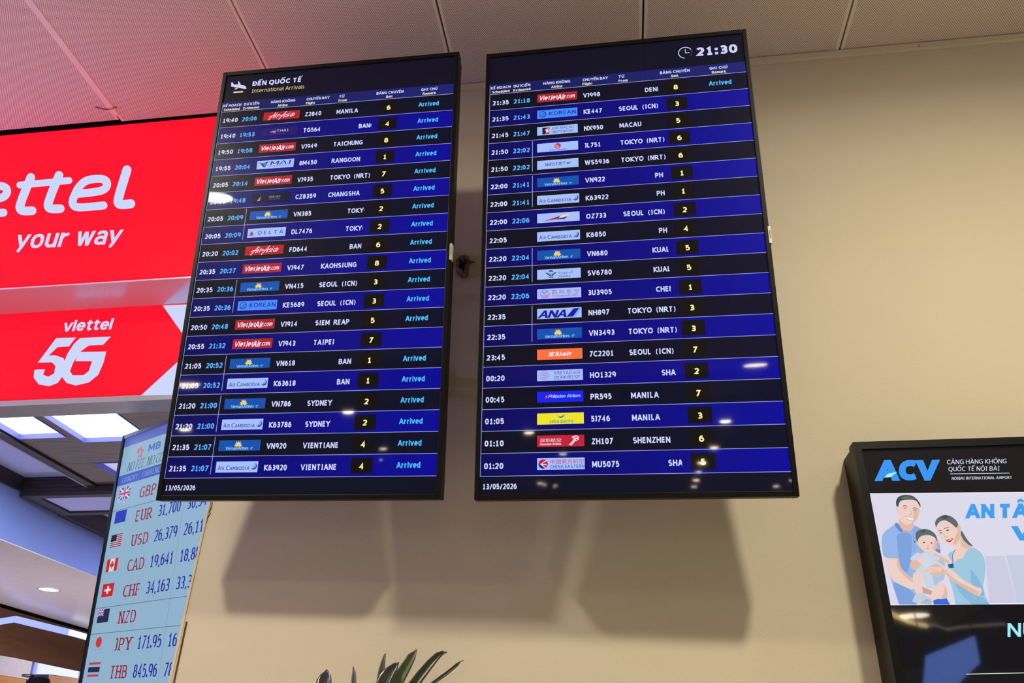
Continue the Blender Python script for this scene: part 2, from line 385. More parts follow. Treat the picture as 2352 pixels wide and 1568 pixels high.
class Sheet:
    """Flat print on a surface: poly/text in the surface's own 2-D units, carried to 3-D by fn(u, v, layer)."""
    def __init__(s, mb, fn): s.mb = mb; s.fn = fn
    def poly(s, pts, m, layer=1): 
        if len(pts) > 2: s.mb.poly([s.fn(u, v, layer) for u, v in pts], m)
    def rect(s, u0, v0, u1, v1, m, layer=1): s.poly([(u0, v1), (u1, v1), (u1, v0), (u0, v0)], m, layer)
    def disc(s, u, v, ru, rv, m, layer=1, n=20): s.poly([(u + ru * math.cos(2 * math.pi * i / n), v - rv * math.sin(2 * math.pi * i / n)) for i in range(n)], m, layer)
    def line(s, pts, wd, m, layer=1, caps=False):
        for q in strip([(a, -b) for a, b in pts], (wd, wd), caps=caps): s.poly([(a, -b) for a, b in q], m, layer)
    def ring(s, u, v, r, wd, m, layer=1, a0=0, a1=360): s.line([(u + r * math.cos(R_(a0 + (a1 - a0) * i / 24)), v - r * math.sin(R_(a0 + (a1 - a0) * i / 24))) for i in range(25)], wd, m, layer)
    def text(s, t, u0, base, cap, m, u1=None, xs=None, layer=2, clip=None, align='l', **k):
        P, wd = text_polys(t, **k)
        sx = (u1 - u0) / wd if u1 is not None else cap * (xs or 1.0)
        if align == 'c': u0 = u0 - wd * sx / 2
        for p in P:
            q = [(u0 + a * sx, base - b * cap) for a, b in p]
            if clip is not None: q = clip_right(q, clip)
            s.poly(q, m, layer)
    def glyphs(s, t, u0, base, u1, top, m, layer=2):
        for p in font_polys(t): s.poly([(u0 + a * (u1 - u0), base - b * (base - top)) for a, b in p], m, layer)

# ------------------------------------------------------------ the room
X0 = -1.0800                                                    # the wall's left end
mb = MB(); mb.box((-8, -14, -.1), (8, 10, 0), FLOOR); struct(mb.build('floor'))
mb = MB(); mb.box((X0, YW, 0), (5.5, YW + .12, H + .1), WALL); wall = struct(mb.build('wall_back'))
mb = MB(); mb.box((-8, -14, H + .035), (8, YW + .3, H + .1), DARK); ceiling = struct(mb.build('ceiling'))
PW = 0.6513; SEAM0 = .162
def make_panel(material):
    hw = PW / 2 - .0032; y0, y1 = -1.35, 1.35
    b = MB(); b.box((-hw, y0, 0), (hw, y1, .012), material)
    for sx in (-1, 1): b.box((sx * hw - .001 if sx > 0 else -hw, y0, .012), (hw if sx > 0 else -hw + .001, y1, .03), TRIM)
    return b
pm = None
for r in range(4):
    for i in range(-9, 8):
        xc = SEAM0 + PW * (i + .5)
        if r > 0 and abs(xc) > 4.6: continue
        yc = YW - .006 - 1.35 - r * 2.712
        if pm is None: o = make_panel(PERF).build('panel'); pm = o.data; struct(o)
        else: o = bpy.data.objects.new('panel', pm); col.objects.link(o); struct(o)
        o.location = (xc, yc + (.017 if xc < -1.8 else .026 if xc < -1.1 else 0), H); o.parent = ceiling
# the closed joint between the two panels on the left: a pale cover strip
mb = MB(); mb.box((SEAM0 - 3 * PW - .012, YW - 2.7, H - .0015), (SEAM0 - 3 * PW + .012, YW - .01, H + .0), mat('cover_strip', (236, 226, 212), .5, noise=.02)); o = mb.build('cover_strip', ceiling)
struct(o)
mb = MB(); mb.tube([at(a, c, 2, H - .003) for a, c in ((219, 246), (224, 247), (232, 250), (246, 251.5), (258, 250), (262, 246), (269, 246))], .0016, mat('thin_wire', (120, 60, 60), .6, noise=.1), 6); mb.build('wire', ceiling)
mb = MB()                                                       # wall angle under the ceiling
mb.box((X0, YW - .011, H - .031), (1.985, YW, H - .004), TRIM); mb.box((1.987, YW - .0105, H - .0305), (5.4, YW, H - .004), TRIM)
struct(mb.build('trim_1', bevel=.0015))
# cracks and the loose corner bead at the wall's left edge
CR = mat('crack', (70, 52, 36), .9, noise=.3)
def crack(name, pts, wd, y=YW - .0012):
    P = [at(a, b, 1, y) for a, b in pts]; b = MB()
    for q in strip([(p.x, p.z) for p in P], (wd, wd)):
        f = [(a, y, c) for a, c in q]; g = [(a, y + .002, c) for a, c in q]; b.poly(f, CR)
        for i in range(4): b.poly([f[i], f[(i + 1) % 4], g[(i + 1) % 4], g[i]], CR)
    return b.build(name, wall)
crack('crack', [(487, 1153), (486, 1162), (481, 1175), (483, 1179), (476, 1189), (474, 1198), (470, 1210)], .0018)
crack('crack', [(428.5, 1427), (424, 1448), (414, 1496), (399, 1568)], .0042)
crack('crack', [(2113, 100.5), (2110, 107)], .0012, YW - .0125)
mb = MB(); mb.box((X0 - .002, YW - .002, 0), (X0 + .0055, YW + .121, H - .04), mat('corner_bead', (208, 202, 172), .5, bump=.2, bscale=90)); struct(mb.build('trim_2', bevel=.002))
# roughly broken hole in the plaster between the monitors, with cable ends
hb = MB(); hy = YW - .003
hp = [(1048, 596), (1056, 588), (1068, 585), (1077, 588), (1080, 597), (1089, 600), (1081, 606), (1077, 618), (1076, 632), (1068, 640), (1058, 637), (1047, 626)]
H3 = [at(a, b, 1, hy) for a, b in hp]; c3 = at(1063, 610, 1, hy)
for i in range(len(H3)):
    a, b_ = H3[i], H3[(i + 1) % len(H3)]; k = .5 + .2 * math.sin(i * 2.3); kk = .5 + .2 * math.sin(((i + 1) % len(H3)) * 2.3)
    ia, ib = c3 + (a - c3) * k, c3 + (b_ - c3) * kk; ia.y = ib.y = hy - .006
    hb.poly([a, b_, ib, ia], mat('broken_plaster', (120, 108, 92), .95, noise=.5, nscale=70)); hb.poly([ia, ib, c3], DARK)
for pts in ([(1060, 600), (1070, 605), (1066, 622), (1060, 634)], [(1055, 605), (1072, 598), (1082, 603), (1091, 601)], [(1066, 590), (1074, 600), (1062, 615)]):
    hb.tube([at(a, b, 1, hy - .012) for a, b in pts], .0016, mat('old_cable', (66, 60, 56), .6, noise=.2), 6)
hole = hb.build('plaster_hole'); tag(hole, 'ragged dark hole broken in the plaster with cable ends, between the two monitors', 'wall hole')

# ------------------------------------------------------------ arrivals monitors
SW, SH = .6804, 1.2096
def mono(u, v, l): return ((u / 1080 - .5) * SW, -.0002 - .00022 * l, (.5 - v / 1920) * SH)
INK = (205, 214, 255); TIMEC = INK; EST = (88, 178, 255); YEL = (255, 240, 160); ARR = (72, 192, 255); LINE = (150, 160, 232); PALE = (166, 192, 255)
INK_M, EST_M, YEL_M, ARR_M, LINE_M = screen(INK), screen(EST), screen(YEL), screen(ARR), screen(LINE)
ROWD = screen((7, 8, 28), c2=(5, 7, 36)); ROWB = screen((4, 2, 84), c2=(0, 0, 150)); BOXM = screen((10, 9, 9)); BG = screen((8, 9, 32)); HB = screen((20, 24, 84), c2=(24, 32, 112))
SUB_M = screen((238, 226, 176)); NAVY = screen((26, 32, 120)); WHT = screen((225, 228, 255))
PALE_M = screen(PALE); RED_L = screen((172, 34, 44)); 
FW = dict(wgt=.25, gap=.14, space=.34)
def lotus(S, cx, base, w_, h_, m, l):
    for k, (an, ln, wd) in enumerate(((-78, .62, .2), (78, .62, .2), (-52, .8, .2), (52, .8, .2), (-24, .98, .2), (24, .98, .2), (0, .95, .2))):
        a = R_(an); ux, uy = math.sin(a), math.cos(a); L_ = ln * h_; W = wd * h_
        S.poly([(cx, base), (cx + ux * L_ * .5 - uy * W, base - uy * L_ * .5 - ux * W), (cx + ux * L_ * (1.25 if abs(an) > 60 else 1), base - uy * L_), (cx + ux * L_ * .5 + uy * W, base - uy * L_ * .5 + ux * W)], m, l + k * .05)
def logo(S, kind, v):
    u0, u1, v0, v1 = 208, 379, v, v + 42
    cu = lambda a: u0 + a
    B = lambda c: S.rect(u0, v0, u1, v1, screen(c), 3)
    T = lambda t, a, b, base, cap, c, **k: S.text(t, cu(a), v0 + base, cap, screen(c), u1=cu(b), layer=5, **k)
    PL = lambda pts, c, l=4: S.poly([(cu(a), v0 + b) for a, b in pts], screen(c), l)
    LN = lambda pts, wd, c, l=5: S.line([(cu(a), v0 + b) for a, b in pts], wd, screen(c), l, True)
    navy = (36, 40, 120)
    if kind == 'airasia':
        B((180, 32, 32)); c = (250, 214, 250)
        LN([(27, 40), (58, 4), (48, 31)], 4.2, c); LN([(27, 25), (37, 21), (57, 20)], 3, c)
        LN([(61, 15), (56, 30)], 3.4, c); LN([(63, 9), (64, 8)], 3.4, c); LN([(70, 15), (64, 30)], 3.4, c); LN([(67, 22), (74, 16), (80, 17)], 3, c)
        LN([(75, 40), (107, 3), (96, 31)], 4.2, c); LN([(74, 24), (86, 21), (108, 20)], 3, c)
        LN([(117, 16), (108, 18), (114, 24), (110, 30), (102, 30)], 3, c); LN([(122, 15), (117, 30)], 3.4, c); LN([(125, 9), (126, 8)], 3.4, c)
        LN([(140, 16), (131, 17), (126, 26), (131, 30), (138, 22), (143, 13), (148, 20), (140, 29), (133, 29)], 3, c)
    elif kind == 'vietjet':
        B((172, 36, 46)); T('Vietjet', 8, 88, 32, 22, (248, 228, 252), wgt=.22, gap=.12, slant=.25); T('Air', 86, 122, 35, 25, (248, 228, 252), wgt=.22, gap=.12, slant=.25); T('.com', 122, 160, 31, 19, (248, 228, 252), wgt=.18, gap=.12, slant=.2)
    elif kind == 'thai':
        B((34, 14, 104)); T('THAI', 72, 128, 24, 13, (196, 190, 226), wgt=.15, gap=.16)
        for k, c in enumerate(((150, 130, 190), (180, 150, 170), (205, 170, 150), (170, 160, 190))): PL([(40 + k * 7, 21), (46 + k * 7, 21 - 4 - 2 * k), (47 + k * 7, 21 + 4 + 2 * k)], c)
        T('SMOOTH AS SILK', 46, 116, 36, 4, (84, 72, 150), wgt=.14)
    elif kind == 'mai':
        B(PALE); T('MAI', 62, 160, 25, 18, (34, 42, 128), wgt=.17, thin=.09, gap=.1, slant=.1); T('MYANMAR AIRWAYS', 54, 162, 33, 4.5, (60, 70, 160), wgt=.14)
        PL([(6, 8), (22, 14), (40, 10), (53, 4), (46, 18), (40, 34), (34, 36), (24, 22)], (34, 62, 150)); PL([(30, 16), (42, 12), (40, 26), (34, 30)], (70, 140, 220), 4.5); PL([(14, 28), (24, 30), (38, 36), (22, 38), (10, 34)], (228, 214, 130)); PL([(22, 20), (30, 24), (30, 34)], (30, 40, 110), 4.6)
    elif kind == 'southern':
        B((12, 12, 34)); PL([(20, 34), (36, 14), (40, 12), (36, 34)], (150, 104, 170)); PL([(26, 34), (38, 24), (36, 34)], (210, 150, 190), 4.5)
        S.glyphs('中国南方航空', cu(74), v0 + 23, cu(128), v0 + 12, screen((150, 152, 210)), 5); T('CHINA SOUTHERN', 75, 127, 31, 5, (110, 112, 170), wgt=.16)
    elif kind == 'vietnam':
        B((14, 82, 176)); lotus(S, cu(80), v0 + 24, 40, 22, screen((238, 208, 116)), 4); T('VietnamAirlines', 30, 124, 38, 12, (170, 226, 255), wgt=.13, gap=.1)
        S.ring(cu(138), v0 + 33, 5, 1.2, screen((120, 190, 240)), 5, 30, 300); LN([(134, 33), (142, 31)], 1.6, (150, 215, 250))
    elif kind == 'delta':
        B(PALE); T('DELTA', 48, 160, 30, 17, (44, 50, 128), wgt=.15, gap=.5)
        PL([(6, 32), (18, 12), (18, 25)], (196, 40, 56)); PL([(18, 12), (30, 32), (18, 25)], (140, 20, 44)); PL([(8, 33), (18, 27), (28, 33)], (120, 20, 50), 4.5)
    elif kind == 'korean':
        B((66, 140, 255)); T('KOREAN', 52, 164, 29, 18, (24, 30, 140), wgt=.17, gap=.2); S.ring(cu(24), v0 + 21, 14, 2.6, screen((24, 30, 140)), 5, 20, 190); S.ring(cu(24), v0 + 21, 14, 2.6, screen((24, 30, 140)), 5, 215, 370)
        LN([(11, 26), (18, 28), (24, 22), (30, 15), (37, 17)], 2.6, (24, 30, 140)); LN([(26, 30), (34, 24)], 2.4, (24, 30, 140))
    elif kind == 'cambodia':
        B(PALE); S.text('A', cu(9), v0 + 33, 17, screen(navy), u1=cu(21), layer=5, wgt=.14); T('IR', 23, 35, 33, 13, navy, wgt=.17); T('C', 42, 55, 33, 17, navy, wgt=.14); T('AMBODIA', 57, 138, 33, 13, navy, wgt=.17)
        PL([(148, 28), (158, 27), (163, 20), (161, 11), (154, 8), (164, 10), (168, 20), (163, 30), (154, 33)], (40, 44, 140)); PL([(142, 27), (152, 25), (156, 18), (153, 12), (159, 18), (157, 27), (149, 31)], (110, 124, 200), 4.5)
    elif kind == 'macau':
        B(PALE); PL([(22, 6), (38, 6), (38, 38), (22, 38)], (30, 28, 64)); PL([(38, 6), (54, 6), (52, 16), (46, 22), (54, 38), (38, 38)], (200, 52, 70)); PL([(33, 14), (41, 16), (50, 8), (45, 22), (48, 30), (40, 28), (36, 36), (38, 24)], (225, 228, 255), 4.6)
        T('AIR MACAU', 62, 154, 19, 13, (44, 46, 130), wgt=.12); S.glyphs('澳門航空', cu(62), v0 + 37, cu(152), v0 + 24, screen((52, 46, 130)), 5)
    elif kind == 'jal':
        B(PALE); S.disc(cu(86), v0 + 17, 13, 13, screen((196, 36, 60)), 4); S.ring(cu(86), v0 + 17, 8, 2.4, screen((230, 200, 230)), 5, 120, 330); LN([(80, 14), (84, 18), (90, 13), (86, 22)], 2, (232, 206, 236)); PL([(80, 22), (92, 22), (92, 27), (80, 27)], (214, 70, 96), 4.5); T('JAPAN AIRLINES', 50, 124, 38, 5, (40, 44, 100), wgt=.2)
    elif kind == 'westjet':
        B(PALE); T('WESTJET', 32, 116, 28, 14, (44, 56, 132), wgt=.17, gap=.16, slant=.2); PL([(121, 19), (128, 16), (132, 17), (132, 25), (126, 26)], (40, 120, 170)); PL([(132, 17), (138, 13), (142, 17), (136, 24), (131, 25)], (60, 190, 200), 4.5)
    elif kind == 'asiana':
        B(PALE); PL([(22, 36), (96, 14), (86, 28)], (186, 30, 72)); PL([(96, 14), (150, 5), (140, 12), (86, 26)], (240, 222, 190)); PL([(86, 27), (122, 20), (112, 30), (78, 31)], (52, 36, 110), 4.5); PL([(130, 10), (150, 5), (126, 28), (114, 29)], (200, 190, 190), 4.6)
    elif kind == 'saudia':
        B(PALE); g = (16, 70, 84)
        PL([(31, 13), (52, 18), (54, 30), (46, 27)], g); PL([(78, 13), (58, 18), (56, 30), (64, 27)], g); PL([(40, 17), (51, 20), (50, 24)], PALE, 4.5); PL([(70, 17), (59, 20), (60, 24)], PALE, 4.5); PL([(47, 36), (53, 29), (53, 38)], g); PL([(63, 36), (57, 29), (57, 38)], g)
        S.poly([(cu(55 + 8 * math.cos(R_(a))), v0 + 10 - 6 * math.sin(R_(a))) for a in range(-10, 200, 20)], screen(g), 4); LN([(55, 10), (55, 36)], 1.4, (120, 200, 220)); LN([(44, 33), (66, 31)], 1.2, g)
        S.glyphs('\ufe94\ufef3\ufea9\ufeee\ufecc\ufeb4\ufedf\ufe8d', cu(83), v0 + 25, cu(140), v0 + 10, screen((44, 92, 130)), 5); T('Saudia', 83, 130, 37, 10, (44, 92, 130), wgt=.13)
    elif kind == 'sichuan':
        B(PALE); c = (200, 44, 96); S.ring(cu(30), v0 + 22, 17, 1.6, screen((150, 90, 170)), 5); LN([(20, 12), (29, 19), (40, 10)], 2.2, (50, 40, 120)); 
        for k in range(4): LN([(15 + k * 1.5, 25 + k * 3.2), (23, 28 + k * 3), (31, 25 + k * 3), (38, 27 + k * 2.5), (45 - k * 2, 23 + k * 3)], 1.7, (222, 96, 140))
        for i, ch in enumerate('四川航空'): S.glyphs(ch, cu(58 + i * 29), v0 + 25, cu(76 + i * 29), v0 + 7, screen(c if i != 1 else (90, 30, 90)), 5)
        T('SICHUAN AIRLINES', 58, 158, 36, 7, (176, 60, 140), wgt=.17)
    elif kind == 'ana':
        B(PALE); T('ANA', 3, 112, 39, 31, (22, 26, 160), wgt=.26, thin=.2, gap=.0, slant=.28); PL([(113, 38), (140, 5), (164, 2), (138, 38)], (18, 22, 170)); PL([(142, 38), (166, 2), (169, 2), (148, 38)], (70, 170, 250), 4.5)
    elif kind == 'jeju':
        B((255, 112, 62)); T('JEJU', 40, 90, 29, 16, (255, 232, 244), wgt=.26, gap=.1, slant=.25); T('air', 93, 130, 29, 16, (255, 232, 244), wgt=.24, gap=.14, slant=.25)
    elif kind == 'juneyao':
        B(PALE); S.ring(cu(28), v0 + 21, 17, 1.6, screen((150, 140, 190)), 5); S.ring(cu(28), v0 + 21, 13.5, 1.4, screen((170, 150, 190)), 5); LN([(36, 14), (24, 13), (22, 19), (34, 22), (33, 29), (20, 29)], 3, (158, 146, 196)); LN([(16, 21), (40, 20)], 1.4, (170, 150, 190))
        T('JUNEYAO AIR', 62, 162, 18, 12, (84, 56, 130), wgt=.13); S.glyphs('吉祥航空', cu(62), v0 + 37, cu(160), v0 + 22, screen((112, 60, 140)), 5)
    elif kind == 'philippine':
        B((18, 34, 236)); T('Philippine Airlines', 42, 160, 25, 12, (206, 226, 255), wgt=.13, gap=.12, slant=.2); PL([(20, 26), (34, 15), (32, 26)], (40, 40, 150)); PL([(26, 26), (38, 14), (40, 26)], (206, 40, 80)); PL([(32, 20), (34, 15), (36, 20)], (240, 220, 140), 4.5)
    elif kind == 'cebu':
        B((240, 228, 40)); T('cebu pacific', 46, 134, 37, 12, (30, 120, 170), wgt=.15, gap=.14); PL([(72, 5), (84, 14), (104, 6), (96, 16), (84, 20)], (30, 140, 190)); PL([(84, 14), (104, 6), (90, 13)], (110, 190, 90), 4.5); PL([(76, 10), (84, 15), (80, 18)], (60, 180, 220), 4.6)
    elif kind == 'shenzhen':
        B((196, 32, 54)); S.glyphs('深圳航空', cu(10), v0 + 25, cu(88), v0 + 11, screen((250, 220, 236)), 5); T('Shenzhen Airlines', 10, 88, 36, 8, (250, 220, 236), wgt=.2, gap=.1)
        c = (248, 226, 244); LN([(118, 36), (128, 26), (136, 16), (146, 12), (150, 16)], 4, c); LN([(124, 38), (134, 26), (140, 18)], 3, c); LN([(128, 8), (140, 4), (148, 6), (150, 12)], 3.4, c); LN([(130, 12), (138, 10)], 3, c); LN([(140, 22), (149, 18)], 2.4, c)
    elif kind == 'eastern':
        B(PALE); S.disc(cu(22), v0 + 21, 17, 17, screen((200, 26, 60)), 4); S.poly([(cu(22 + 17 * math.cos(R_(a))), v0 + 21 - 17 * math.sin(R_(a))) for a in list(range(180, 316, 15)) + [315]] + [(cu(12), v0 + 22)], screen((26, 30, 140)), 4.3); LN([(33, 9), (14, 22), (34, 24)], 3.4, (228, 226, 255), 4.8); LN([(14, 22), (30, 35)], 3.2, (228, 226, 255), 4.8)
        S.glyphs('中國東方航空', cu(48), v0 + 22, cu(168), v0 + 5, screen((200, 26, 70)), 5); T('CHINA EASTERN', 48, 169, 37, 12, (36, 36, 140), wgt=.15)
HEADS = (('KẾ HOẠCH', 'Scheduled', 5, 92, 10, 87), ('DỰ KIẾN', 'Estimated', 105, 178, 104, 179), ('HÀNG KHÔNG', 'Airline', 235, 351, 269, 317), ('CHUYẾN BAY', 'Flight', 404, 512, 403, 446),
         ('TỪ', 'From', 556, 581, 556, 595), ('BĂNG CHUYỀN', 'Belt', 730, 854, 776, 805), ('GHI CHÚ', 'Remark', 934, 1007, 942, 1000))
AA = 'Arrived'
FL_L = [('19:40', '20:06', 'airasia', 'Z2840', 'MANILA', 0, '6', AA), ('19:40', '19:53', 'thai', 'TG564', 'BANGKOK', 661, '4', AA), ('19:50', '19:58', 'vietjet', 'VJ949', 'TAICHUNG', 0, '8', AA),
 ('19:55', '20:04', 'mai', '8M450', 'RANGOON', 0, '1', AA), ('20:05', '20:14', 'vietjet', 'VJ935', 'TOKYO (NRT)', 0, '7', AA), ('20:05', '19:48', 'southern', 'CZ8359', 'CHANGSHA', 0, '5', AA),
 ('20:05', '20:09', 'vietnam', 'VN385', 'TOKYO', 644, '2', AA), ('20:05', '20:09', 'delta', 'DL7476', 'TOKYO', 643, '2', AA), ('20:20', '20:02', 'airasia', 'FD644', 'BANGKOK', 668, '6', AA),
 ('20:35', '20:27', 'vietjet', 'VJ947', 'KAOHSIUNG', 0, '8', AA), ('20:35', '20:36', 'vietnam', 'VN415', 'SEOUL (ICN)', 0, '3', AA), ('20:35', '20:36', 'korean', 'KE5689', 'SEOUL (ICN)', 0, '3', AA),
 ('20:50', '20:48', 'vietjet', 'VJ914', 'SIEM REAP', 0, '5', AA), ('20:55', '21:32', 'vietjet', 'VJ943', 'TAIPEI', 0, '7', ''), ('21:05', '20:52', 'vietnam', 'VN618', 'BANGKOK', 665, '1', AA),
 ('21:05', '20:52', 'cambodia', 'K63618', 'BANGKOK', 665, '1', AA), ('21:20', '21:00', 'vietnam', 'VN786', 'SYDNEY', 0, '2', AA), ('21:20', '21:00', 'cambodia', 'K63786', 'SYDNEY', 0, '2', AA),
 ('21:35', '21:07', 'vietnam', 'VN920', 'VIENTIANE', 0, '4', AA), ('21:35', '21:07', 'cambodia', 'K63920', 'VIENTIANE', 0, '4', AA)]
FL_R = [('21:35', '21:18', 'vietjet', 'VJ998', 'DENPASAR', 664, '8', AA), ('21:35', '21:43', 'korean', 'KE447', 'SEOUL (ICN)', 0, '3', ''), ('21:45', '21:47', 'macau', 'NX950', 'MACAU', 0, '5', ''),
 ('21:50', '22:02', 'jal', 'JL751', 'TOKYO (NRT)', 0, '6', ''), ('21:50', '22:02', 'westjet', 'WS5936', 'TOKYO (NRT)', 0, '6', ''), ('22:00', '21:41', 'vietnam', 'VN922', 'PHNOM PENH', 685, '1', ''),
 ('22:00', '21:41', 'cambodia', 'K63922', 'PHNOM PENH', 687, '1', ''), ('22:00', '22:06', 'asiana', 'OZ733', 'SEOUL (ICN)', 0, '2', ''), ('22:05', '', 'cambodia', 'K6850', 'PHNOM PENH', 687, '4', ''),
 ('22:20', '22:04', 'vietnam', 'VN680', 'KUALA LUMPUR', 658, '5', ''), ('22:20', '22:04', 'saudia', 'SV6780', 'KUALA LUMPUR', 658, '5', ''), ('22:20', '22:06', 'sichuan', '3U3905', 'CHENGDU', 663, '1', ''),
 ('22:35', '', 'ana', 'NH897', 'TOKYO (NRT)', 0, '3', ''), ('22:35', '', 'vietnam', 'VN3493', 'TOKYO (NRT)', 0, '3', ''), ('23:45', '', 'jeju', '7C2201', 'SEOUL (ICN)', 0, '7', ''),
 ('00:20', '', 'juneyao', 'HO1329', 'SHANGHAI', 666, '2', ''), ('00:45', '', 'philippine', 'PR595', 'MANILA', 0, '7', ''), ('01:05', '', 'cebu', '5J746', 'MANILA', 0, '3', ''),
 ('01:10', '', 'shenzhen', 'ZH107', 'SHENZHEN', 0, '6', ''), ('01:20', '', 'eastern', 'MU5075', 'SHANGHAI', 671, '5', '')]
SEP_L, SEP_R = {6, 7, 10, 11, 14, 15, 16, 17, 18, 19}, {3, 4, 5, 6, 9, 10, 12, 13}
XS_FROM = 99 / text_polys('MANILA', **FW)[1] / 22; FW['space'] = .34 + max(0, (162 / 22 / XS_FROM - text_polys('SEOUL (ICN)', **FW)[1]))
def monitor(label, loc, rot, flights, seps, head):
    m = thing('monitor', label, 'monitor', loc, None)
    m.rotation_mode = 'QUATERNION'; m.rotation_quaternion = rot.to_quaternion()
    ow, oh = .7043, 1.2348; b = MB()                       # bezel: four mitred bars with a lip in front of the glass
    for (x0, x1, z0, z1) in ((-ow / 2, -SW / 2, -oh / 2, oh / 2), (SW / 2, ow / 2, -oh / 2, oh / 2)): b.box((x0, -.004, z0), (x1, .024, z1), BLACK)
    for (z0, z1) in ((SH / 2, oh / 2), (-oh / 2, -SH / 2)): b.box((-SW / 2, -.004, z0), (SW / 2, .024, z1), BLACK)
    b.build('bezel', m, bevel=.0018)
    b = MB(); b.box((-ow / 2 + .004, .024, -oh / 2 + .004), (ow / 2 - .004, .05, oh / 2 - .004), BLACK); b.build('back_panel', m, bevel=.001)
    b = MB(); b.box((-.30, .05, -.50), (.30, .072, .52), BLACK)
    b.build('housing', m, bevel=.006)
    b = MB()
    for k in range(34): b.box((ow / 2 - .045, .05, -.42 + k * .024), (ow / 2 - .012, .058, -.408 + k * .024), BLACK)
    o = b.build('vent', m); o['kind'] = 'stuff'
    b = MB()                                               # wall mount: two arms and a rail reaching back to the wall
    inv = rot.transposed()
    for sx in (-.16, .16):
        for z in (-.2, .2):
            p0 = Vector((sx, .060, z)); wp = rot @ p0 + Vector(loc); wq = Vector((wp.x, YW - .012, wp.z)); p1 = inv @ (wq - Vector(loc)); b.tube([p0, p1], .014, BLACK, 8)
        a = Vector((sx, .06, -.32)); b.box((sx - .02, .058, -.33), (sx + .02, .068, .33), BLACK)
    for z in (-.2, .2):
        c = rot @ Vector((0, .06, z)) + Vector(loc); q = [inv @ (Vector((c.x + dx, YW - .001 - dy, c.z + dz)) - Vector(loc)) for dx, dy, dz in ((-.24, 0, -.03), (.24, 0, -.03), (.24, 0, .03), (-.24, 0, .03), (-.24, .012, -.03), (.24, .012, -.03), (.24, .012, .03), (-.24, .012, .03))]
        i = len(b.v); b.v += [tuple(x) for x in q]
        for f in ((0, 3, 2, 1), (4, 5, 6, 7), (0, 1, 5, 4), (1, 2, 6, 5), (2, 3, 7, 6), (3, 0, 4, 7)): b.f.append(tuple(i + k for k in f)); b.mi.append(b.m(BLACK))
    b.build('wall_mount', m, recalc=True)
    bd = MB(); bx = ow / 2; bz0, bz1 = (.5 - 990 / 1920) * SH, (.5 - 919 / 1920) * SH
    bd.box((bx - .003, -.0045, bz0), (bx + .0035, .012, bz1), mat('silver_badge', (208, 205, 190), .4, .2, noise=.02))
    Sb = Sheet(bd, lambda u, v, l: (bx + .0006 - v, -.0047, bz0 + .012 + u)); Sb.text('SAMSUNG', 0, .0012, .0026, BLACK, u1=.0225, layer=1, wgt=.2)
    bd.build('badge', m)['label'] = 'small silver maker plate on the right edge'
    b = MB(); b.box((-SW / 2, 0, -SH / 2), (SW / 2, .02, SH / 2), BG); scr = b.build('screen', m)
    hb_ = MB(); S = Sheet(hb_, mono); S.rect(0, 143, 1080, 196, HB, .3); S.rect(0, 194.5, 1080, 197, LINE_M, 2); S.rect(0, 147, 2, 196, LINE_M, 2)
    for a, e, x0, x1, y0, y1 in HEADS:
        S.text(a, x0, 169, 13.5, INK_M, u1=x1, wgt=.24, gap=.14); S.text(e, y0, 190, 12.5, SUB_M, u1=y1, wgt=.23, gap=.1)
    hb_.build('header_band', scr)
    hd = MB(); S = Sheet(hd, mono)
    if head == 'title':
        S.text('ĐẾN QUỐC TẾ', 132, 66, 25, INK_M, u1=369, wgt=.27, gap=.14); S.text('International Arrivals', 134, 103, 20, screen((232, 216, 140)), u1=387, wgt=.1, gap=.16)
        ic = INK_M; S.poly([(26, 36), (32, 36), (40, 49), (62, 51), (58, 33), (64, 35), (76, 55), (88, 57), (98, 63), (105, 74), (104, 78), (96, 78), (28, 58)], ic, 2); S.poly([(46, 74), (54, 69), (64, 70), (60, 74), (50, 77)], ic, 2); S.rect(44, 88, 91, 96, screen((222, 212, 140)), 2)
    else:
        S.ring(841, 70, 28, 3.6, INK_M, 2, 30, 262); S.ring(841, 70, 28, 2, screen((90, 96, 150)), 2, -40, 30); S.line([(842, 52), (842, 72), (858, 72)], 2.6, INK_M, 2); S.text('21:30', 886, 94, 44, INK_M, u1=1055, wgt=.27, gap=.13)
    hd.build('header_text', scr)
    for i, (t1, t2, lg, fl, fr, cx_, belt, rem) in enumerate(flights):
        v = 196 + i * 82.95; f = MB(); S = Sheet(f, mono); bs = v + 57
        S.rect(0, v, 1080, v + 82.95, ROWB if i % 2 else ROWD, .3); S.rect(0, v + 82, 1080, v + 84.2, LINE_M, 2); S.rect(0, v, 2, v + 83, LINE_M, 2)
        if i in seps: S.rect(187, v + (6 if i - 1 not in seps or flights[i - 1][0] != t1 else 0), 189.5, v + (83 if i + 1 in seps and flights[i + 1][0] == t1 else 70), LINE_M, 2.2)
        S.text(t1, 14, bs, 22, INK_M, u1=85, **FW)
        if t2: S.text(t2, 106, bs, 22, EST_M, u1=177, **FW)
        S.text(fl, 405, bs, 22, INK_M, xs=XS_FROM, **FW)
        S.text(fr, cx_ or 552, bs, 22, INK_M, xs=XS_FROM, clip=718 if cx_ else None, **FW)
        S.rect(749, v + 12, 833, v + 72, BOXM, 1); S.text(belt, 791, bs - 1, 23, YEL_M, xs=1.0, align='c', **FW)
        if rem: S.text(rem, 926, bs - 4, 22, ARR_M, u1=1017, wgt=.24, gap=.12)
        f.build('flight_row', scr)
        g = MB(); logo(Sheet(g, mono), lg, v + 21); g.build('airline_logo', scr)
    ft = MB(); Sheet(ft, mono).text('13/05/2026', 11, 1902, 20, INK_M, u1=135, wgt=.25, gap=.12); ft.build('date_text', scr)
    return m
MR = lambda a, b, c: _rz(R_(a)) @ _rx(R_(b)) @ _ry(R_(c))
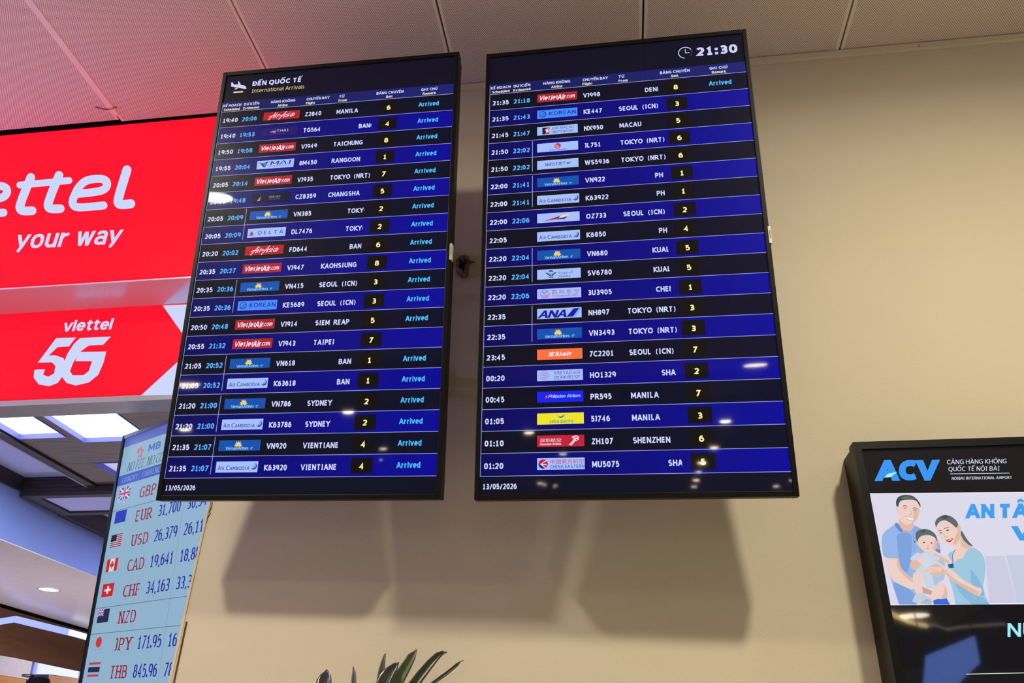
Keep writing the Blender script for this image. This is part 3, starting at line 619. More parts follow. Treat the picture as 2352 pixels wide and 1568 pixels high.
monitor('left black flight monitor headed ĐẾN QUỐC TẾ International Arrivals, nearly every row Arrived', (-0.73818813, 1.55138359, EYE + 1.17588424), MR(-.67934317, 11.29924324, 1.2583459), FL_L, SEP_L, 'title')
monitor('black portrait flight monitor showing the clock 21:30, with only its first row marked Arrived', (0.04355337, 1.54460123, EYE + 1.15640309), MR(-1.1173955, 10.03023434, 1.03639795), FL_R, SEP_R, 'clock')

# ------------------------------------------------------------ the red fascia signs over the shop on the left
Y1, Y2, YB = 1.90, 2.047, 2.135
Z1T, Z1B, Z2B = EYE + 2.139, EYE + 1.409, EYE + 1.060
REDM = screen((250, 16, 40), 1.25, gloss=False); LEDW = screen((196, 206, 242), 1.1, gloss=False)
ALU = mat('alu_frame', (60, 54, 58), .4, .5, noise=.05)
def led(label, x0, x1, y, z0, z1, depth):
    t = thing('led_sign', label, 'sign', ((x0 + x1) / 2, y, z0))
    def L(b): 
        b.v = [(a - (x0 + x1) / 2, c - y, d - z0) for a, c, d in b.v]; return b
    b = MB(); b.box((x0, y + .012, z0), (x1, y + depth, z1), ALU); L(b).build('cabinet', t)
    b = MB(); b.box((x0 + .002, y, z0 + .004), (x1 - .002, y + .012, z1 - .002), REDM); L(b).build('led_panel', t)
    return t, L
def crop1(y, k): return lambda u, v, l: at(u / 2.3056, 260 + v / 2.3056, 1, y - .0006 * l)
sign1, L1 = led('large red LED sign lettered viettel, your way, under the ceiling left of the monitors', -4.2, X0 - .02, Y1, Z1B, Z1T, .10)
E_ = [(400, 428), (535, 414), (566, 392), (568, 362), (545, 347), (500, 347), (452, 356), (415, 392), (388, 448), (382, 478), (398, 497), (440, 499), (548, 488)]
def curvy(p, n=3):
    for _ in range(n if len(p) > 2 else 0):
        o_ = [p[0]]
        for (x0, y0), (x1, y1) in zip(p, p[1:]): o_ += [(x0 * .75 + x1 * .25, y0 * .75 + y1 * .25), (x0 * .25 + x1 * .75, y0 * .25 + y1 * .75)]
        p = o_ + [p[-1]]
    return p
def led_letter(sign, L, y, strokes, k):
    b = MB(); S = Sheet(b, crop1(y, 1))
    for i, (pts, wd) in enumerate(strokes): S.line(curvy(pts), wd, LEDW, k + i * .1, True)
    return L(b).build('letter', sign)
mv = lambda pts, dx, dy: [(a + dx, c + dy) for a, c in pts]
T_ = [(163, 340), (103, 488), (108, 512), (128, 518), (170, 516)]
led_letter(sign1, L1, Y1, [(mv(E_, -530, 38), 42)], 1); led_letter(sign1, L1, Y1, [(E_, 42)], 1)
led_letter(sign1, L1, Y1, [(T_, 46), ([(105, 380), (240, 368)], 36)], 1); led_letter(sign1, L1, Y1, [(mv(T_, 149, -11), 46), ([(240, 368), (365, 356)], 36)], 1.3)
led_letter(sign1, L1, Y1, [([(672, 300), (622, 462), (630, 482), (654, 484), (692, 479)], 48)], 1)
led_letter(sign1, L1, Y1, [([(-250, 405), (-290, 560)], 44), ([(-232, 345), (-228, 332)], 44)], 1); led_letter(sign1, L1, Y1, [([(-560, 420), (-500, 570), (-370, 400)], 44)], 1)
def text_line(S, t, p0, p1, cap, m, **k):       # a line of print from p0 to p1 along its base
    P, wd = text_polys(t, **k); dx, dy = (p1[0] - p0[0]) / wd, (p1[1] - p0[1]) / wd
    for p in P: S.poly([(p0[0] + a * dx, p0[1] + a * dy - c * cap) for a, c in p], m, 1.5)
for t_, p0, p1 in (('your', (76, 720), (350, 706)), ('way', (395, 702), (630, 692))):
    b = MB(); text_line(Sheet(b, crop1(Y1, 1)), t_, p0, p1, 96, LEDW, wgt=.19, gap=.1, slant=.3, caps=True); L1(b).build('word', sign1)['label'] = 'white word ' + t_
sign2, L2 = led('smaller red LED sign lettered viettel 5G with white corners, below the large sign', -4.2, X0 - .02, Y2, Z2B, Z1B, .088)
b = MB(); text_line(Sheet(b, crop1(Y2, 2)), 'viettel', (330, 1156), (588, 1144), 58, LEDW, wgt=.22, gap=.08, slant=.28, caps=True); L2(b).build('word', sign2)['label'] = 'small white word viettel'
b = MB(); Sheet(b, crop1(Y2, 2)).poly([(298, 1190), (200, 1320), (275, 1318), (294, 1338), (286, 1378), (256, 1394), (228, 1385), (238, 1355), (182, 1358), (178, 1400), (205, 1435), (260, 1445), (306, 1427), (334, 1388), (350, 1330), (336, 1296), (292, 1281), (258, 1282), (305, 1238), (365, 1234), (402, 1187)], LEDW); L2(b).build('digit', sign2)
b = MB(); Sheet(b, crop1(Y2, 2)).poly([(588, 1182), (545, 1226), (470, 1229), (428, 1260), (388, 1320), (370, 1365), (385, 1387), (440, 1387), (470, 1365), (488, 1312), (400, 1312), (420, 1264), (563, 1261), (548, 1320), (520, 1385), (470, 1425), (400, 1441), (352, 1427), (328, 1395), (331, 1340), (356, 1275), (392, 1220), (424, 1190)], LEDW, 1.3); L2(b).build('letter', sign2)
for pts in ([(862, 1018), (972, 1175), (1250, 1160), (1250, 1000)], [(945, 1312), (1250, 1080), (1250, 1486), (745, 1495)]):
    b = MB(); Sheet(b, crop1(Y2, 2)).poly(pts, LEDW); L2(b).build('white_corner', sign2)
SOF = mat('soffit_alu', (206, 198, 226), .24, .35, noise=.03, nscale=3)
b = MB(); b.box((-4.2, Y1 + .101, Z1B + .0), (X0 - .02, Y2 + .088, Z1B + .012), SOF); b.box((-4.2, Y1 + .001, Z1B - .006), (X0 - .02, Y2 - .001, Z1B - .0005), SOF); struct(b.build('trim_3'))
b = MB(); b.box((-4.2, Y2 + .001, Z2B - .02), (X0 - .02, YB, Z2B - .0005), mat('soffit_grey', (150, 146, 156), .45, .1, noise=.05)); struct(b.build('trim_4'))

# ------------------------------------------------------------ the shop beyond
ZC = EYE + 1.35
WOOD = mat('grey_wood', (112, 100, 96), .5, noise=.28, nscale=6, stretch=(1.2, 14, 3)); WOOD2 = mat('dark_wood', (58, 51, 54), .5, noise=.2, nscale=6, stretch=(1.5, 14, 14))
BROWN = mat('brown_wood', (104, 66, 40), .38, noise=.16, nscale=4, stretch=(1, 1, 9)); AMBER = mat('amber_wood', (150, 104, 54), .45, noise=.12, nscale=5, stretch=(1, 1, 6))
LIL = mat('lilac_tint', (176, 178, 228), .5, noise=.02); BLUEW = mat('blue_tint', (150, 168, 240), .55, noise=.02, nscale=1.5); BEIGE = mat('beige_gloss', (226, 214, 212), .25, spec=.6, noise=.03)  # the shop's bluish light is put into the lilac and blue colours
WHITE_L = glow('light_panel', (246, 255, 255), 3.2)
b = MB(); b.box((-6.5, YB, ZC + .05), (X0 + .5, 10, ZC + .09), LIL); struct(b.build('ceiling', None))
def shop_panel(x0, x1, y0, y1, holes):                  # a ceiling plank cut round its lights
    ys = sorted({y0, y1} | {h[2] for h in holes if y0 < h[2] < y1} | {h[3] for h in holes if y0 < h[3] < y1}); bb = MB()
    for a, c in zip(ys, ys[1:]):
        hs = sorted(h for h in holes if h[2] <= a + 1e-6 and h[3] >= c - 1e-6); x = x0
        for h in hs:
            if h[0] > x: bb.box((x, a, ZC), (h[0], c, ZC + .018), WOOD)
            x = h[1]
        if x < x1: bb.box((x, a, ZC), (x1, c, ZC + .018), WOOD)
    return bb
LA, LB, LC = (-2.745, -2.497, 2.50, 3.0), (-2.457, -2.105, 2.715, 3.063), (-2.575, -2.2, 3.322, 3.66)
wp = struct(shop_panel(-2.80, -1.0, 2.2, 3.318, [LA, LB]).build('ceiling'))
for (y0, y1, hs) in ((3.322, 3.64, [LC]), (3.644, 3.95, [LC])):
    struct(shop_panel(-2.80, -1.0, y0, y1, hs).build('plank', wp))
def box_light(h, dz, m, label):
    t = thing('ceiling_light', label, 'light', ((h[0] + h[1]) / 2, (h[2] + h[3]) / 2, ZC)); cx_, cy_ = t.location.x, t.location.y
    bb = MB(); x0, x1, y0, y1 = h[0] - cx_ + .001, h[1] - cx_ - .001, h[2] - cy_ + .001, h[3] - cy_ - .001; e = .004
    for lo, hi in (((x0, y0, -.003), (x0 + e, y1, .045)), ((x1 - e, y0, -.003), (x1, y1, .045)), ((x0 + e, y0, -.003), (x1 - e, y0 + e, .045)), ((x0 + e, y1 - e, -.003), (x1 - e, y1, .045))): bb.box(lo, hi, mat('violet_cast_frame', (112, 116, 236), .5, noise=.02))  # violet cast of the panel light put into the recess walls' colour
    bb.build('frame', t)
    bb = MB(); bb.box((x0 + e, y0 + e, dz), (x1 - e, y1 - e, dz + .008), m); bb.build('diffuser', t)
box_light(LA, .022, WHITE_L, 'bright white box light at the left picture edge in the shop ceiling'); box_light(LB, .02, WHITE_L, 'bright white square box light in the grey wood shop ceiling, nearest the exchange board')
box_light(LC, .02, glow('dim_panel', (200, 204, 232), .5), 'dim unlit-looking box light in the shop ceiling, partly behind the exchange board')
b = MB(); b.box((-2.80, 2.2, ZC - .014), (-2.752, 3.95, ZC - .0005), WOOD2); b.box((-2.812, 2.2, ZC - .016), (-2.80, 3.95, ZC + .05), mat('lilac_trim', (150, 146, 170), .45, noise=.03)); struct(b.build('trim_5'))
ZB = EYE + 1.294                                        # dropped box across the shop, its underside a pale inset panel
b = MB(); b.box((-3.19, 3.627, ZB), (-1.0, 3.67, ZC + .05), WOOD2); b.box((-3.19, 3.93, ZB), (-1.0, 3.97, ZC + .05), WOOD2); b.box((-3.19, 3.67, ZB), (-3.10, 3.93, ZC + .05), WOOD2); b.box((-3.10, 3.67, ZB + .012), (-1.0, 3.93, ZB + .02), LIL)
for k in range(5): b.box((-3.188, 3.6235, ZB + .004 + k * .021), (-1.0, 3.628, ZB + .022 + k * .021), WOOD2)
struct(b.build('trim_6'))
b = MB(); b.box((-3.27, 2.3, ZB + .03), (-3.19, 3.63, ZC + .05), WOOD2); b.box((-3.25, 3.97, ZB), (-3.16, 9, ZC + .05), WOOD2); struct(b.build('trim_7'))
ZS = EYE + 1.06
b = MB(); b.box((-4.44, 2.3, ZS + .004), (-3.205, 9, ZC + .05), BLUEW); struct(b.build('wall_left'))
b = MB(); b.box((-4.60, 2.3, ZS - .002), (-3.207, 9, ZS + .004), BEIGE); struct(b.build('trim_8'))
cabinet = thing('wood_bulkhead', 'brown wood panelled bulkhead with a lit lilac strip, under the shop soffit', 'bulkhead', (-4.46, 6.5, EYE + .735))
CB = lambda b: (setattr(b, 'v', [(x + 4.46, y - 6.5, z - EYE - .735) for x, y, z in b.v]), b)[1]
b = MB(); b.box((-4.44, 4.4, EYE + .735), (-4.42, 9, ZS - .03), BROWN); b.box((-4.46, 4.4, ZS - .03), (-4.44, 9, ZS - .002), DARK); CB(b).build('wood_body', cabinet)
def face_strip(name, top, bot, m, x=-4.412):
    bb = MB()
    for i in range(len(top) - 1):
        q = [(top[i][0], bot[i][1]), (top[i + 1][0], bot[i + 1][1]), (top[i + 1][0], top[i + 1][1]), (top[i][0], top[i][1])]
        for f in ([(x, y, z + EYE) for y, z in q], [(-4.4195, y, z + EYE) for y, z in reversed(q)]): bb.poly(f, m)
        for j in range(4): y0, z0 = q[j]; y1, z1 = q[(j + 1) % 4]; bb.poly([(x, y0, z0 + EYE), (-4.4195, y0, z0 + EYE), (-4.4195, y1, z1 + EYE), (x, y1, z1 + EYE)], m)
    return CB(bb).build(name, cabinet)
face_strip('light_strip', [(4.6, .77), (5.38, 1.003), (6.05, 1.016), (8.9, 1.016)], [(4.6, .72), (5.38, .958), (6.05, .969), (8.9, .969)], glow('lilac_led', (150, 168, 250), 1.0))
face_strip('bright_strip', [(6.0, 1.012), (8.88, 1.012)], [(6.0, .972), (8.88, .972)], glow('white_led', (225, 245, 255), 1.5), x=-4.4105)
dl = thing('downlight', 'round warm downlight in the pale soffit behind the exchange board', 'light', (-3.745, 4.775, ZS - .002))
b = MB(); b.lathe([(.058, -.003), (.07, -.004), (.075, 0)], LIL, 24); b.build('rim', dl); b = MB(); b.poly([(.058 * math.cos(a * math.pi / 12), .058 * math.sin(a * math.pi / 12), -.0025) for a in range(24)], glow('warm_lens', (255, 244, 214), 7)); b.build('lens', dl)
Y9 = 8.6                                                # far end of the shop
def far(name, pts, m, y=Y9, d=.05, z=None):
    P = [at(a, c, 1, y) for a, c in pts]; bb = MB(); n = len(P)
    bb.poly([tuple(p) for p in P], m); bb.poly([(p.x, p.y + d, p.z) for p in reversed(P)], m)
    for i in range(n): a, c = P[i], P[(i + 1) % n]; bb.poly([a, (a.x, a.y + d, a.z), (c.x, c.y + d, c.z), c], m)
    return bb.build(name, recalc=True)
struct(far('wall_far', [(-900, 1300), (900, 1300), (900, 2400), (-900, 2400)], mat('far_wall', (128, 120, 130), .6, noise=.05), 9.6))
struct(far('trim_9', [(-60, 1495), (75, 1517), (66, 1560), (-60, 1540)], mat('far_soffit', (170, 162, 166), .4, noise=.06), 8.5, .04))
struct(far('trim_10', [(-60, 1540), (60, 1560), (55, 1640), (-60, 1640)], AMBER, 8.45, .04))
t = tag(far('light_box', [(74, 1519), (182, 1537), (179, 1557), (113, 1547.5), (68, 1547)], glow('lilac_box', (160, 170, 250), .95)), 'lilac lit band above the amber wood panel, low left behind the exchange board', 'light box')
t = tag(far('wood_partition', [(112, 1549), (182, 1558), (182, 1900), (105, 1900)], AMBER), 'amber wood panel under the lilac lit band', 'panel')
kb = at(88, 1568, 1, 7.0); b = MB(); prof = [(.0, .115), (.05, .112), (.085, .095), (.1, .06), (.105, 0), (.105, -.5)]; b.lathe(prof, mat('dark_cap', (62, 58, 62), .35, noise=.1), 20, (kb.x, kb.y)); b.v = [(x, y, z + kb.z - .06) for x, y, z in b.v]
b.lathe([(.03, kb.z + .07), (.06, kb.z + .068), (.06, kb.z + .05), (.03, kb.z + .045)], mat('chrome', (225, 225, 230), .15, .9, noise=.02), 14, (kb.x - .1, kb.y - .02))
tag(b.build('canister', smooth=True), 'dark rounded canister with a chrome catch, at the bottom left edge', 'canister')
area('shop_lamp_and_fill', (-2.28, 2.89, ZC - .012), 22.0, .3, (.72, .84, 1.0), shape='SQUARE'); area('shop_lamp_and_fill', (-2.64, 2.75, ZC - .012), 22.0, .28, (.72, .84, 1.0), shape='SQUARE')
area('shop_lamp_and_fill', (-1.9, 5.2, ZC - .05), 72.0, .5, (.62, .72, 1.0), shape='SQUARE'); area('shop_lamp_and_fill', (-3.745, 4.775, ZS - .03), 5.0, .11, (1, .9, .72)); area('shop_lamp_and_fill', (-6.6, 7.2, 2.7), 26.0, .5, (.95, .88, 1.0), rot=(math.pi / 2, 0, 0), shape='SQUARE'); area('added_uplight', (-3.5, 4.9, 1.05), 13.0, .5, (.92, .84, 1.0), rot=(math.pi, 0, 0))  # added unseen fills, except the small round lamp inside the soffit downlight

# ------------------------------------------------------------ currency board inside the shop
BO = Vector((-1.232, 2.12, EYE + .707)); BM = MR(-29.32, 6.801, 1.786)
bt = thing('exchange_board', 'pale blue currency board with flags and red codes, tilted beside the wall end', 'sign', BO); bt.rotation_mode = 'QUATERNION'; bt.rotation_quaternion = BM.to_quaternion()
BU0, BU1, BV0, BV1 = -.573, .062, -.95, .336
b = MB(); b.box((BU0, .004, BV0), (BU1, .05, BV1), mat('board_case', (70, 72, 96), .3, .3, noise=.04)); b.build('case', bt, bevel=.004)
b = MB(); e = .013; FR = BLACK_G
b.box((BU0, -.004, BV0), (BU0 + e, .006, BV1), FR); b.box((BU1 - e, -.004, BV0), (BU1, .006, BV1), FR); b.box((BU0 + e, -.004, BV1 - e), (BU1 - e, .006, BV1), mat('board_rim', (130, 132, 190), .3, .3, noise=.03)); b.box((BU0 + e, -.004, BV0), (BU1 - e, .006, BV0 + e), FR)
b.build('frame', bt)
SKY = (150, 186, 214); BLU = (26, 40, 160); CRIM = (150, 34, 52); GRY = (92, 110, 130)
def bfn(u, v, l): return (u, .0017 - .0006 * l, v)
class Board(Sheet):
    def text(s, t, u0, base, cap, m, u1=None, **k):
        P, wd = text_polys(t, **k); sx = (u1 - u0) / wd
        for p in P: s.poly([(u0 + a * sx, base + c * cap) for a, c in p], m, 2)
b = MB(); b.box((BU0 + e, .002, BV0 + e), (BU1 - e, .006, BV1 - e), screen(SKY, .92)); scr = b.build('screen', bt)
def sheet_part(name, fn):
    bb = MB(); fn(Board(bb, bfn)); return bb.build(name, scr)
M_ = lambda c: screen(c, .92)
def head_(S):
    S.rect(BU0 + e, .29, BU1 - e, BV1 - e, M_((96, 112, 196)), .4); S.rect(BU0 + e, .15, BU1 - e, .186, M_((66, 96, 190)), 1)
    SER = dict(serif=True, wgt=.15, thin=.06, gap=.16)
    S.text('COUNTRY', -.53, .158, .017, M_((150, 170, 226)), u1=-.43, **SER); S.text('CURRENCY', -.40, .158, .018, M_((150, 170, 226)), u1=-.275, **SER); S.text('BUY', -.22, .158, .018, M_((150, 170, 226)), u1=-.17, **SER)
    S.text('NO FEE, NO COMMISSION', -.508, .194, .031, M_((66, 84, 100)), u1=-.125, slant=.25, **SER)
    S.text('MB', -.388, .243, .026, M_((84, 108, 200)), u1=-.312, wgt=.22, gap=.14)
    for k in range(10): 
        pass
    st = [(-.438 + (.022 if k % 2 == 0 else .009) * math.sin(R_(36 * k)), .249 + (.022 if k % 2 == 0 else .009) * math.cos(R_(36 * k))) for k in range(11)]
    for q in strip(st, (.005, .005)): S.poly(q, M_((206, 96, 120)), 2)
    S.poly([(-.464, .262), (-.44, .27), (-.44, .264), (-.458, .258)], M_((206, 96, 120)), 2.2)
sheet_part('header', head_)
ROWS = [('GBP', '', '', 'gb'), ('EUR', '31,700', '30,543', 'eu'), ('USD', '26,379', '26,117', 'us'), ('CAD', '19,641', '18,884', 'ca'), ('CHF', '34,163', '33,302', 'ch'), ('NZD', '', '', 'nz'), ('JPY', '171.95', '161.20', 'jp'), ('THB', '845.96', '785.31', 'th'), ('SGD', '', '', ''), ('KRW', '', '', '')]
def jack(S, u0, v0, u1, v1, l):
    S.rect(u0, v0, u1, v1, M_((64, 74, 160)), l); du, dv = u1 - u0, v1 - v0
    S.line([(u0, -v0 and v0), (u1, v1)], dv * .16, M_((220, 214, 232)), l + .3); S.line([(u0, v1), (u1, v0)], dv * .16, M_((220, 214, 232)), l + .3)
    S.rect(u0, v0 + dv * .34, u1, v0 + dv * .66, M_((220, 214, 232)), l + .5); S.rect(u0 + du * .38, v0, u0 + du * .62, v1, M_((220, 214, 232)), l + .5)
    S.rect(u0, v0 + dv * .41, u1, v0 + dv * .59, M_((196, 60, 96)), l + .7); S.rect(u0 + du * .44, v0, u0 + du * .56, v1, M_((196, 60, 96)), l + .7)
def flag(S, k, u0, v0, u1, v1):
    du, dv = u1 - u0, v1 - v0; r = lambda a, c, d, e_, m, l=2: S.rect(u0 + du * a, v0 + dv * c, u0 + du * d, v0 + dv * e_, M_(m), l)
    if k == 'gb': jack(S, u0, v0, u1, v1, 2)
    elif k == 'eu': r(0, 0, 1, 1, (26, 56, 190))
    elif k == 'us':
        r(0, 0, 1, 1, (206, 196, 206))
        for i in range(7): r(0, i * 2 / 13, 1, (i * 2 + 1) / 13, (150, 40, 56), 2.4)
        r(0, .46, .5, 1, (24, 28, 62), 2.8)
    elif k == 'ca':
        r(0, 0, 1, 1, (220, 224, 228)); r(0, 0, .28, 1, (204, 44, 44), 2.4); r(.72, 0, 1, 1, (204, 44, 44), 2.4)
        S.poly([(u0 + du * a, v0 + dv * c) for a, c in ((.5, .86), (.56, .7), (.6, .74), (.59, .58), (.68, .62), (.65, .5), (.7, .46), (.53, .32), (.52, .18), (.48, .18), (.47, .32), (.3, .46), (.35, .5), (.32, .62), (.41, .58), (.4, .74), (.44, .7))], M_((204, 44, 44)), 2.6)
    elif k == 'ch': r(0, 0, 1, 1, (206, 36, 44)); r(.42, .2, .58, .8, (232, 226, 228), 2.4); r(.22, .41, .78, .59, (232, 226, 228), 2.6)
    elif k == 'nz': r(0, 0, 1, 1, (34, 38, 84)); jack(S, u0, v0 + dv * .5, u0 + du * .5, v1, 2.4)
    elif k == 'jp': S.disc(u0 + du * .52, v0 + dv * .5, du * .26, dv * .38, M_((214, 54, 60)), 2.4); r(0, -.02, 1, .01, (130, 158, 176), 2.4)
    elif k == 'th': r(0, .84, 1, 1, (206, 62, 76)); r(0, .3, 1, .66, (34, 38, 74), 2.4); r(0, -.02, 1, .14, (206, 62, 76), 2.4)
for i, (cd, b1, b2, fg) in enumerate(ROWS):
    base = .0865 - i * .0790; SER = dict(serif=True, wgt=.2, thin=.09, gap=.2); NUM = dict(wgt=.22, thin=.085, gap=.1)
    sheet_part('currency_code', lambda S: S.text(cd, -.397, base, .036, M_(CRIM), u1=-.298, **SER))
    if b1: sheet_part('buy_rate', lambda S: S.text(b1, -.262, base, .036, M_(BLU), u1=-.134, **NUM))
    if b2: sheet_part('sell_rate', lambda S: S.text(b2, -.098, base, .036, M_(BLU), u1=.030, **NUM))
    if i in (0, 4, 5): sheet_part('row_line', lambda S: S.rect(BU0 + e, base - .0245, BU1 - e, base - .0228, M_(GRY), 1.5))
    if fg: sheet_part('flag', lambda S: flag(S, fg, -.533, .0865 - i * .0794 + .011, -.462, .0865 - i * .0794 + .052))
sheet_part('column_line', lambda S: S.rect(-.1215, -.68, -.1200, .15, M_((120, 146, 166)), 1.4))
b = MB(); fz = -BO.z; b.tube([(-.25, .03, BV0 + .02), (-.25, .05, BV0 - .45)], .035, METAL, 12); b.build('post', bt)
pz = BM @ Vector((-.25, .05, BV0 - .45)) + BO
b = MB(); b.lathe([(0, .03), (.22, .03), (.24, .0), (0, 0)], METAL, 28, (0, 0)); b.tube([(0, 0, .02), (0, 0, pz.z + .02)], .034, METAL, 12)
o = b.build('base', bt, smooth=False); o.matrix_parent_inverse = (Matrix.Translation(BO) @ BM.to_4x4()).inverted(); o.location = (pz.x, pz.y, 0)

# ------------------------------------------------------------ information totem at the right
YK = 1.7716
kt = thing('information_totem', 'tall black advertising totem with a lit poster, against the wall at the right', 'totem', (.95, YK, 0))
def K(b): b.v = [(x - .95, y - YK, z) for x, y, z in b.v]; return b
tl, bl_ = at(1957, 1017, 1, YK), at(2056, 1568, 1, YK); sl = (bl_.x - tl.x) / (bl_.z - tl.z)
lx = lambda z: tl.x + sl * (z - tl.z)
KX1 = 1.16; zt = tl.z; b = MB()
def slant_box(b, dx0, dx1, y0, y1, z0, z1, m, dx1s=None):
    i = len(b.v); a0, a1, c0, c1 = lx(z0) + dx0, (lx(z0) + dx1 if dx1s is None else dx1s), lx(z1) + dx0, (lx(z1) + dx1 if dx1s is None else dx1s)
    b.v += [(a0, y0, z0), (a1, y0, z0), (a1, y1, z0), (a0, y1, z0), (c0, y0, z1), (c1, y0, z1), (c1, y1, z1), (c0, y1, z1)]
    for q in ((0, 3, 2, 1), (4, 5, 6, 7), (0, 1, 5, 4), (1, 2, 6, 5), (2, 3, 7, 6), (3, 0, 4, 7)): b.f.append(tuple(i + k for k in q)); b.mi.append(b.m(m))
slant_box(b, .004, 0, YK + .012, YW - .001, .02, zt - .004, BLACK, KX1 - .004); K(b).build('body', kt)
b = MB(); slant_box(b, 0, .017, YK - .006, YK + .03, 0, zt, BLACK); slant_box(b, .017, 0, YK - .006, YK + .03, zt - .018, zt, BLACK, KX1 - .017); b.box((KX1 - .017, YK - .006, 0), (KX1, YK + .03, zt), BLACK); slant_box(b, .017, 0, YK - .006, YK + .03, 0, .12, BLACK, KX1 - .017)
K(b).build('frame', kt)
b = MB(); slant_box(b, .017, 0, YK, YK + .012, .12, zt - .018, screen((13, 13, 16), ior=1.55), KX1 - .017); kscr = K(b).build('screen', kt)
def c4(u, v, l):
    p = at(1880 + u / 2.6674, 980 + v / 2.6674, 1, YK - .0006 - .00045 * l); p.x = min(p.x, KX1 - .02); return p
b = MB(); S = Sheet(b, c4); AC = screen((56, 150, 246)); WT = screen((222, 232, 255))
text_line(S, 'A', (352, 332), (492, 330), 126, AC, wgt=.36, thin=.28); text_line(S, 'C', (492, 330), (606, 327), 126, AC, wgt=.36, thin=.3); text_line(S, 'V', (600, 328), (736, 325), 124, AC, wgt=.38, thin=.28)
S.poly([(402, 310), (425, 288), (484, 275), (440, 308)], screen((172, 250, 232)), 3)
text_line(S, 'CẢNG HÀNG KHÔNG', (787, 229), (1152, 222), 27, WT, wgt=.13, gap=.16); text_line(S, 'QUỐC TẾ NỘI BÀI', (797, 272), (1110, 267), 27, WT, wgt=.13, gap=.16); S.line([(806, 288), (1170, 283)], 3, WT, 2); text_line(S, 'NOIBAI INTERNATIONAL AIRPORT', (817, 324), (1185, 318), 17, WT, wgt=.15, gap=.16)
K(b).build('airport_name', kscr)
b = MB(); S = Sheet(b, c4); S.poly([(293, 407), (2300, 386), (2300, 1076), (424, 1093)], screen((236, 240, 252)), .5); S.poly([(299, 412), (2300, 391), (2300, 1069), (428, 1087)], screen((221, 218, 236)), .8)
S.poly([(1018, 792), (1140, 790), (1215, 1078), (1048, 1080)], screen((206, 204, 228)), 1); S.poly([(1150, 786), (2300, 776), (2300, 1068), (1216, 1078)], screen((198, 204, 228)), 1)
BT = screen((64, 160, 236)); text_line(S, 'AN', (903, 561), (1077, 559), 88, BT, wgt=.31, thin=.27, gap=.1); text_line(S, 'TÂM', (1098, 559), (1390, 556), 88, BT, wgt=.31, thin=.27, gap=.06); text_line(S, 'V', (1188, 696), (1310, 694), 88, BT, wgt=.32, thin=.28)
K(b).build('poster', kscr)['label'] = 'lit white poster with a smiling family in blue'
def soft(p, n=2):               # rounded outline of a drawn shape
    for _ in range(n if len(p) > 4 else 0):
        out = []
        for i in range(len(p)):
            (x0, y0), (x1, y1) = p[i], p[(i + 1) % len(p)]
            if max(y0, y1) > 1490 and abs(y0 - y1) < 20: out += [p[i], p[(i + 1) % len(p)]]; continue
            out += [(x0 * .8 + x1 * .2, y0 * .8 + y1 * .2), (x0 * .2 + x1 * .8, y0 * .2 + y1 * .8)]
        p = out
    return p
def c3(u, v, l): return at(2000 + u / 5.6, 1120 + v / 5.6, 1, YK - .0006 - .00045 * l)
b = MB(); S = Sheet(b, c3); F = lambda pts, c, l=3: S.poly(soft(pts), screen(c), l)
SK, SK2, SK3 = (238, 208, 196), (226, 186, 170), (208, 160, 142); HR, HR2 = (62, 78, 82), (92, 106, 106); SH1, SH2, SH3 = (150, 182, 232), (126, 162, 222), (104, 140, 206); DR, DR2, DR3 = (160, 200, 226), (136, 184, 216), (110, 160, 200); BB, BB2 = (200, 214, 230), (176, 196, 222)
# man
F([(330, 440), (300, 475), (180, 560), (140, 620), (140, 740), (165, 905), (365, 905), (375, 1010), (560, 1180), (620, 1350), (590, 1500), (365, 1500), (330, 1390), (270, 1190), (200, 1010), (560, 1000), (880, 1000), (900, 760), (860, 640), (640, 520), (555, 480), (520, 555)], SH1)
F([(270, 1190), (560, 1335), (590, 1500), (365, 1500), (330, 1390)], SH2, 3.2); F([(330, 600), (345, 760), (375, 1010), (470, 1110), (520, 900), (540, 600), (420, 570)], SH2, 3.2); F([(840, 780), (900, 800), (880, 960), (830, 900)], SH3, 3.3)
F([(800, 1450), (960, 1390), (1020, 1500), (810, 1500)], (52, 108, 220), 3.3)
F([(362, 380), (360, 470), (420, 545), (510, 565), (550, 480), (545, 430)], SK2, 3.5); F([(330, 440), (355, 470), (420, 560), (380, 575), (300, 475)], SH3, 3.8); F([(555, 480), (530, 560), (580, 600), (640, 520)], (140, 172, 228), 3.8); F([(420, 545), (510, 560), (490, 570), (440, 565)], SK3, 3.7)
F([(360, 190), (350, 300), (362, 380), (395, 440), (450, 475), (510, 470), (570, 435), (610, 380), (632, 290), (632, 220), (590, 160), (470, 140)], SK, 4); F([(560, 270), (632, 260), (610, 380), (570, 435), (510, 470), (548, 420), (545, 350)], SK2, 4.2); F([(345, 260), (330, 230), (335, 290), (352, 330)], SK2, 3.9)
F([(352, 250), (330, 235), (322, 180), (345, 120), (400, 95), (470, 88), (545, 105), (600, 150), (640, 210), (640, 260), (625, 225), (590, 165), (520, 150), (430, 155), (385, 165), (362, 200)], HR, 4.5); F([(390, 120), (470, 100), (560, 130), (590, 160), (500, 140), (400, 150)], HR2, 4.7)
S.line([(408, 238), (435, 228), (468, 238)], 8, screen(HR), 4.8); S.line([(538, 262), (570, 256), (598, 268)], 8, screen(HR), 4.8); S.line([(420, 262), (440, 258), (460, 266)], 7, screen((88, 70, 70)), 4.8); S.line([(540, 286), (565, 282), (585, 290)], 7, screen((88, 70, 70)), 4.8); S.line([(512, 290), (525, 345), (500, 352), (490, 344)], 6, screen(SK3), 4.7)
